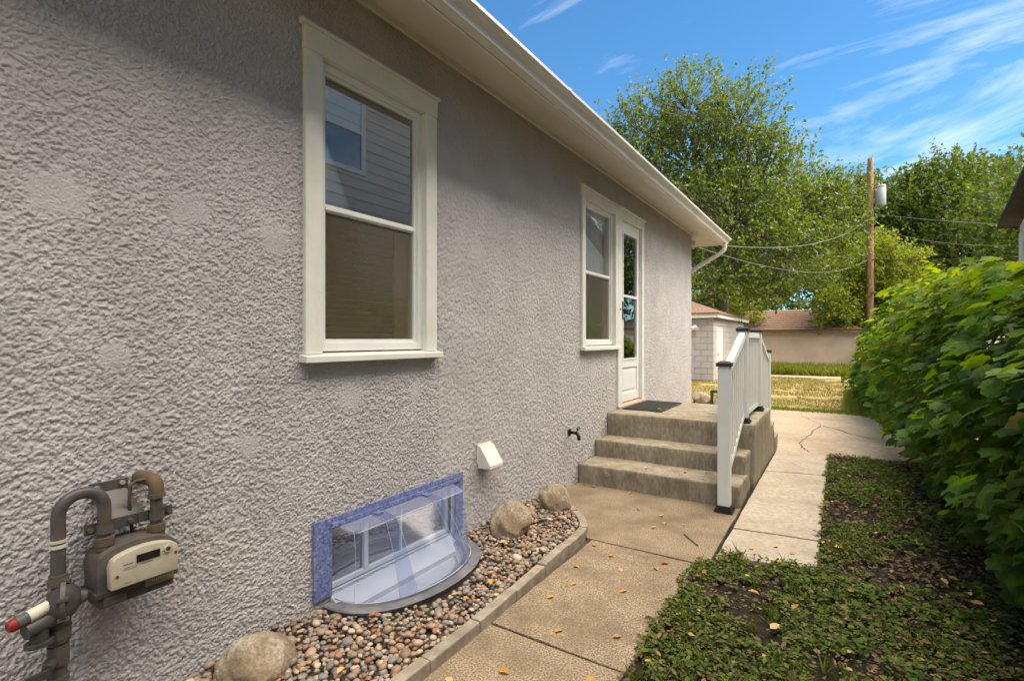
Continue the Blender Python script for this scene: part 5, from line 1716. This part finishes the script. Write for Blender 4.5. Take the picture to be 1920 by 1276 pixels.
bn = thing('blue_bin', 'blue bin standing at the far end of the vines', 'bin', (2.93, 24.2, 0))
MB().add([(-0.22, -0.25, 0), (0.22, -0.25, 0), (0.22, 0.25, 0), (-0.22, 0.25, 0), (-0.28, -0.32, 0.68), (0.28, -0.32, 0.68), (0.28, 0.32, 0.68), (-0.28, 0.32, 0.68)],
         [(0, 3, 2, 1), (4, 5, 6, 7), (0, 1, 5, 4), (1, 2, 6, 5), (2, 3, 7, 6), (3, 0, 4, 7)]).build('body', 'blue_bin', bn)
MB().add([(-0.31, -0.35, 0.682), (0.31, -0.35, 0.682), (0.31, 0.35, 0.682), (-0.31, 0.35, 0.682), (-0.27, -0.28, 0.75), (0.27, -0.28, 0.75), (0.27, 0.30, 0.76), (-0.27, 0.30, 0.76)],
         [(0, 3, 2, 1), (4, 5, 6, 7), (0, 1, 5, 4), (1, 2, 6, 5), (2, 3, 7, 6), (3, 0, 4, 7)]).build('lid', 'blue_bin', bn)

# ================================================================ neighbouring houses on the right
nh = thing('neighbour_house', 'pale stucco house with dark sloping eave at the right edge', 'house', (6.9, 17, 0))
M['pale_stucco'] = mat('pale_stucco', (0.46, 0.46, 0.52), (0.62, 0.61, 0.66), scale=9, rough=0.9, bump=0.6, bscale=14, bdist=0.02)
yA, yB, yR = 22.2, 11.0, 16.6
gp(MB().add([(6.9, yB, -0.05), (6.9, yA, -0.05), (6.9, yA, 4.95), (6.9, yR, 7.0), (6.9, yB, 4.95), (13, yB, -0.05), (13, yA, -0.05), (13, yA, 4.95), (13, yR, 7.0), (13, yB, 4.95)],
           [(0, 1, 2, 3, 4), (9, 8, 7, 6, 5), (1, 6, 7, 2), (0, 4, 9, 5), (2, 7, 8, 3), (3, 8, 9, 4)]), 'wall', 'pale_stucco', t=nh)
gp(MB().add([(6.45, yA + 0.45, 4.98), (13, yA + 0.45, 4.98), (13, yR, 7.35), (6.45, yR, 7.35), (6.45, yB - 0.45, 4.98), (13, yB - 0.45, 4.98),
            (6.45, yA + 0.45, 5.10), (13, yA + 0.45, 5.10), (13, yR, 7.50), (6.45, yR, 7.50), (6.45, yB - 0.45, 5.10), (13, yB - 0.45, 5.10)],
           [(6, 9, 8, 7), (9, 10, 11, 8), (0, 3, 9, 6), (3, 4, 10, 9), (0, 6, 7, 1), (4, 5, 11, 10)]), 'roof', 'dark_trim', t=nh)
gp(MB().add([(6.46, yA + 0.44, 5.0), (13, yA + 0.44, 5.0), (13, yR, 7.37), (6.46, yR, 7.37), (6.46, yB - 0.44, 5.0), (13, yB - 0.44, 5.0)], [(0, 1, 2, 3), (3, 2, 5, 4)]), 'eave_soffit', 'dark_trim', t=nh)
gp(MB().box(6.86, 6.899, yA - 0.35, yA - 0.05, -0.05, 4.7), 'corner_board', 'soffit', t=nh)

nb = thing('clapboard_house', 'two storey lilac grey clapboard house beyond the vines, mirrored in the near window', 'house', (5.2, 3, 0))
NX = 5.15
gp(MB().box(NX + 0.03, 12, -5.0, 7.8, -0.05, 7.2), 'wall', 'siding', t=nb)  # unseen height raised to shade the near end of the stucco wall
z = 0.1
while z < 7.1:
    gp(MB().add([(NX + 0.028, -5.0, z), (NX - 0.0, -5.0, z), (NX + 0.022, -5.0, z + 0.19), (NX + 0.028, -5.0, z + 0.19), (NX + 0.028, 7.8, z), (NX - 0.0, 7.8, z), (NX + 0.022, 7.8, z + 0.19), (NX + 0.028, 7.8, z + 0.19)],
               [(0, 1, 2, 3), (7, 6, 5, 4), (0, 4, 5, 1), (1, 5, 6, 2), (2, 6, 7, 3)]), 'clapboard', 'siding', t=nb)
    z += 0.19
for (y0, y1, z0, z1) in ((5.15, 6.36, 4.35, 5.85), (0.5, 1.7, 4.35, 5.85), (2.6, 3.6, 1.0, 2.4)):
    w_ = gp(MB().box(NX - 0.03, NX + 0.02, y0, y0 + 0.10, z0, z1).box(NX - 0.03, NX + 0.02, y1 - 0.10, y1, z0, z1).box(NX - 0.03, NX + 0.02, y0 + 0.1, y1 - 0.1, z1 - 0.10, z1)
            .box(NX - 0.03, NX + 0.02, y0 + 0.1, y1 - 0.1, z0, z0 + 0.08).box(NX - 0.03, NX + 0.02, y0 + 0.1, y1 - 0.1, (z0 + z1) / 2 - 0.03, (z0 + z1) / 2 + 0.03), 'window', 'white_vinyl', t=nb)
    MB().box(NX - 0.010, NX - 0.006, y0 + 0.1, y1 - 0.1, (z0 + z1) / 2 + 0.03, z1 - 0.1).build('pane', 'shade_glass', w_)
    MB().box(NX - 0.010, NX - 0.006, y0 + 0.1, y1 - 0.1, z0 + 0.08, (z0 + z1) / 2 - 0.03).build('pane', 'glass', w_)
    MB().box(NX + 0.002, NX + 0.006, y0 + 0.1, y1 - 0.1, z0 + 0.08, z1 - 0.1).build('shade', 'curtain', w_)  # white panel standing in for bright sky reflected by this window
gp(MB().add([(NX - 0.5, -5.5, 7.22), (NX - 0.5, 8.3, 7.22), (12.5, 8.3, 7.22), (12.5, -5.5, 7.22), (8.6, -1.5, 9.0), (8.6, 4.3, 9.0)], [(0, 1, 5, 4), (1, 2, 5), (2, 3, 4, 5), (3, 0, 4), (0, 3, 2, 1)]), 'roof', 'grey_shingle', t=nb)
gp(MB().box(NX - 0.06, NX - 0.005, 7.65, 7.8, 0, 7.2), 'corner_board', 'white_vinyl', t=nb)

# ================================================================ utility pole and wires
pole = thing('utility_pole', 'brown wooden utility pole with grey transformer beyond the alley', 'utility pole', (3.29, 29.34, 0))
MB().tube([(0, 0, -0.1), (0.02, 0, 4.5), (0.04, 0, 9.9)], [0.17, 0.15, 0.115], 14).build('shaft', 'pole_wood', pole, smooth='angle')
tf = MB().tube([(0.42, 0.02, 7.62), (0.42, 0.02, 7.66), (0.42, 0.02, 8.46), (0.42, 0.02, 8.50)], [0.20, 0.225, 0.225, 0.20], 18).build('transformer', 'grey_metal', pole, smooth='angle')
MB().tube([(0.42, 0.02, 8.50), (0.42, 0.02, 8.56)], [0.24, 0.22], 18).build('lid', 'grey_metal', tf, smooth='angle')
MB().tube([(0.36, 0.02, 8.55), (0.36, 0.02, 8.72)], [0.05, 0.03], 8).tube([(0.48, 0.02, 8.55), (0.47, 0.02, 8.68)], [0.045, 0.03], 8).build('bushing', 'grey_metal', tf)
MB().box(0.10, 0.24, -0.03, 0.05, 7.78, 7.86).box(0.10, 0.24, -0.03, 0.05, 8.28, 8.36).build('bracket', 'grey_metal', pole)
MB().tube([(-0.30, 0, 9.70), (0.06, 0, 9.62)], 0.02, 6).tube([(0.04, 0, 9.9), (0.14, 0, 10.05)], [0.05, 0.03], 8).build('insulator', 'grey_metal', pole)
MB().tube([(0.03, -0.14, 7.0), (0.03, -0.14, 7.5)], 0.02, 6).tube([(0.05, -0.16, 7.1), (0.35, -0.1, 7.35), (0.40, 0.0, 7.62)], 0.015, 6).build('service_drop', 'black_metal', pole)


def wire(name, a, b, sag, r, m, label):
    a, b = Vector(a), Vector(b)
    pts = [a.lerp(b, t) - Vector((0, 0, 4 * sag * t * (1 - t))) for t in [i / 24 for i in range(25)]]
    o_ = MB().tube(pts, r, 5).build(name, m, smooth=True)
    tag(o_, label, 'wire', 'overhead wires')


wire('power_line', (3.25, 29.30, 7.05), (-0.06, 8.86, 3.02), 0.55, 0.007, 'wire', 'pale sagging wire from upper pole clamp to the house corner')
wire('telephone_line', (3.25, 29.30, 5.15), (-0.06, 8.86, 2.98), 0.55, 0.006, 'wire', 'lower thin sagging wire from the pole to the house corner')
wire('service_wire', (3.2, 29.30, 5.0), (-3.0, 21.0, 3.4), 0.3, 0.010, 'black_wire', 'dark wire from the pole towards the block garage roof')
wire('power_line', (3.36, 29.30, 7.30), (6.5, 22.5, 5.1), 0.05, 0.008, 'wire', 'upper straight wire from the pole to the dark eave at right')
wire('power_line', (3.36, 29.30, 6.7), (6.95, 22.25, 4.35), 0.30, 0.008, 'wire', 'pale sagging wire from the pole down to the right edge house wall')
wire('cable', (3.36, 29.30, 5.12), (6.95, 22.25, 3.95), 0.04, 0.018, 'black_wire', 'thick black cable from the pole just above the vines')


# ================================================================ trees
def tree(name, label, base, top_h, lobes, n_twig, per, lsize, m, trunk_r, seed, group, upb=0.45, spray=0.55):
    rs = np.random.default_rng(seed)
    t = thing(name, label, 'tree', base, group)
    bx0, by0, _ = base
    # trunk and limbs
    tk = MB()
    fork = Vector((bx0, by0, top_h))
    tk.tube([(bx0, by0, -0.1), (bx0 + 0.05, by0, top_h * 0.5), fork], [trunk_r * 1.25, trunk_r, trunk_r * 0.8], 10)
    lim = MB()
    tot = sum(r ** 2 for _, r in lobes)
    cen, mid, nor, siz = [], [], [], []
    for c, r in lobes:
        c = Vector(c)
        a = fork + Vector((rs.uniform(-0.1, 0.1), rs.uniform(-0.1, 0.1), -rs.uniform(0, top_h * 0.2)))
        mp_ = a.lerp(c, 0.55) + Vector((rs.uniform(-0.3, 0.3), rs.uniform(-0.3, 0.3), -0.12 * (c - a).length * (1 if c.z > a.z else -1)))
        lim.tube(arc(a, mp_, c, 6), [trunk_r * 0.5 * (1 - 0.13 * q) for q in range(7)], 6)
        nt = max(8, int(n_twig * r * r / tot))
        d = rs.normal(size=(nt, 3)); d /= np.linalg.norm(d, axis=1)[:, None]
        rad = rs.uniform(0.25, 0.95, nt) ** 0.75
        p0 = np.array(c) + d * (rad * r)[:, None]
        dr = d * 0.6 + np.array([0, 0, upb]) + rs.normal(size=(nt, 3)) * 0.25
        dr /= np.linalg.norm(dr, axis=1)[:, None]
        ln = spray * r * rs.uniform(0.5, 1.2, nt)
        ln = np.minimum(ln, 1.5)
        for q in range(0, nt):
            if q % 3 == 0:
                e0 = Vector(c).lerp(Vector(p0[q]), 0.25); e1 = Vector(p0[q]); e2 = e1 + Vector(dr[q]) * ln[q]
                lim.tube([e0, e1, e2], [trunk_r * 0.085, trunk_r * 0.05, 0.006], 3, cap=False)
        u = rs.uniform(0, 1, (nt, per))
        pos = p0[:, None, :] + dr[:, None, :] * (u * ln[:, None])[..., None] + rs.normal(size=(nt, per, 3)) * (0.085 * (1.15 - u)[..., None] + 0.03)
        cen.append(pos.reshape(-1, 3))
        mm = dr[:, None, :] * 0.5 + rs.normal(size=(nt, per, 3)) * 0.7 + np.array([0, 0, -0.25])
        mid.append(mm.reshape(-1, 3))
        nn = rs.normal(size=(nt, per, 3)) * 0.6 + np.array([0, 0, 0.8])
        nor.append(nn.reshape(-1, 3))
        siz.append((lsize * rs.uniform(0.6, 1.25, (nt, per))).ravel())
    o_ = tk.build('trunk', 'bark', t, smooth=True); plc(o_, t)
    o_ = lim.build('limbs', 'bark', t, smooth=True); plc(o_, t)
    o_ = leaf_cloud('crown', np.concatenate(cen), np.concatenate(mid), np.concatenate(nor), np.concatenate(siz), RHOMB, RHOMB_F, m, t)
    plc(o_, t); tag(o_, kind='stuff')
    return t


BIG = [((-3.42, 22.63, 11.3), 1.9), ((-5.4, 22.54, 10.6), 1.8), ((-1.41, 22.74, 10.3), 1.75), ((-3.71, 24.0, 9.3), 2.6), ((-5.56, 21.24, 8.4), 1.85), ((-1.09, 23.6, 8.2), 2.1),
       ((-1.33, 21.6, 5.9), 2.2), ((0.5, 25.4, 7.3), 1.9), ((1.7, 26.4, 6.8), 1.6), ((-1.66, 20.6, 4.0), 1.55), ((0.0, 22.5, 4.6), 1.7), ((1.3, 24.8, 4.8), 1.5),
       ((-1.75, 19.6, 3.1), 0.75), ((-0.15, 21.2, 3.2), 0.9), ((-3.93, 23.7, 6.6), 2.4), ((-0.6, 22.9, 6.9), 1.6), ((-2.4, 22.2, 7.2), 1.7), ((-0.05, 22.3, 9.0), 0.8), ((-6.6, 22.3, 9.9), 1.1)]
tree('big_tree', 'large airy green tree rising behind the house roof', (-2.6, 25.6, 0), 4.5, BIG, 3600, 16, 0.15, 'leaf_big', 0.30, 5, None)
tree('far_tree', 'dark green tree behind the pole and the beige garage', (2.5, 47, 0), 5, [((1.96, 47.5, 10.8), 3.4), ((4.55, 50, 11.8), 2.7), ((0.19, 46.4, 10.0), 3.1), ((3.0, 48, 7.6), 4.0), ((5.4, 47, 6.0), 3.2)],
     1500, 14, 0.30, 'leaf_dark', 0.35, 6, 'trees across the alley')
tree('far_tree', 'dark green tree behind the large tree and block garage', (-5, 43, 0), 5, [((-2.6, 46, 8.6), 4.4), ((-6.2, 42.3, 6.9), 4.0), ((-0.5, 45, 5.4), 3.4), ((-4.5, 43, 4.0), 3.2)], 1500, 14, 0.30, 'leaf_dark', 0.35, 7, 'trees across the alley')
tree('maple_tree', 'broad green maple with spiky top right of the utility pole', (9.3, 50, 0), 5, [((8.35, 49.3, 12.6), 2.3), ((6.33, 48, 10.8), 2.7), ((11.6, 52.6, 11.8), 2.8), ((8.84, 48.4, 9.4), 3.6), ((12.4, 51.9, 8.9), 2.9), ((6.2, 50.3, 8.0), 3.2),
     ((10.0, 50.4, 13.6), 1.6), ((7.3, 48.6, 13.4), 1.2), ((12.9, 54.6, 13.4), 2.0), ((9.7, 50.1, 6.4), 3.6), ((13, 51, 6), 3.0)], 2600, 14, 0.30, 'leaf_dark', 0.40, 8, 'trees across the alley', upb=0.9, spray=0.7)
tree('young_tree', 'yellow green young tree right behind the utility pole', (3.55, 31.0, 0), 2.2, [((3.56, 30.7, 5.55), 1.05), ((2.0, 29.9, 4.3), 1.15), ((4.77, 32.3, 4.95), 1.15), ((3.12, 30.6, 3.3), 1.55), ((1.75, 28.5, 2.9), 0.9), ((4.66, 31.4, 3.1), 1.3), ((3.4, 31.4, 4.4), 1.5), ((2.3, 29.4, 2.4), 0.8)],
     1300, 15, 0.17, 'leaf_yellow', 0.12, 9, None, upb=0.3)
tree('small_tree', 'bright yellow green tree top behind the block garage roof', (-3.6, 30, 0), 1.6, [((-3.4, 30, 3.2), 1.2), ((-2.2, 29.5, 2.9), 1.0), ((-4.6, 30, 3.8), 1.2)], 350, 14, 0.18, 'leaf_yellow', 0.10, 10, None)

tree('yard_tree', 'green tree standing behind the house at the right edge', (9.6, 29, 0), 3, [((9.6, 29, 6.5), 2.6), ((8.6, 28, 4.6), 2.0), ((10.8, 29.5, 4.8), 2.3)], 700, 14, 0.24, 'leaf_dark', 0.2, 12, None)
tree('lilac_bush', 'low dark bush in the gap between the far garages', (4.2, 37, 0), 0.8, [((3.4, 37, 1.6), 1.5), ((5.2, 37.5, 1.9), 1.6), ((7.2, 37, 1.8), 1.6), ((2.2, 38, 2.2), 1.5)], 600, 14, 0.22, 'leaf_dark', 0.1, 13, None)
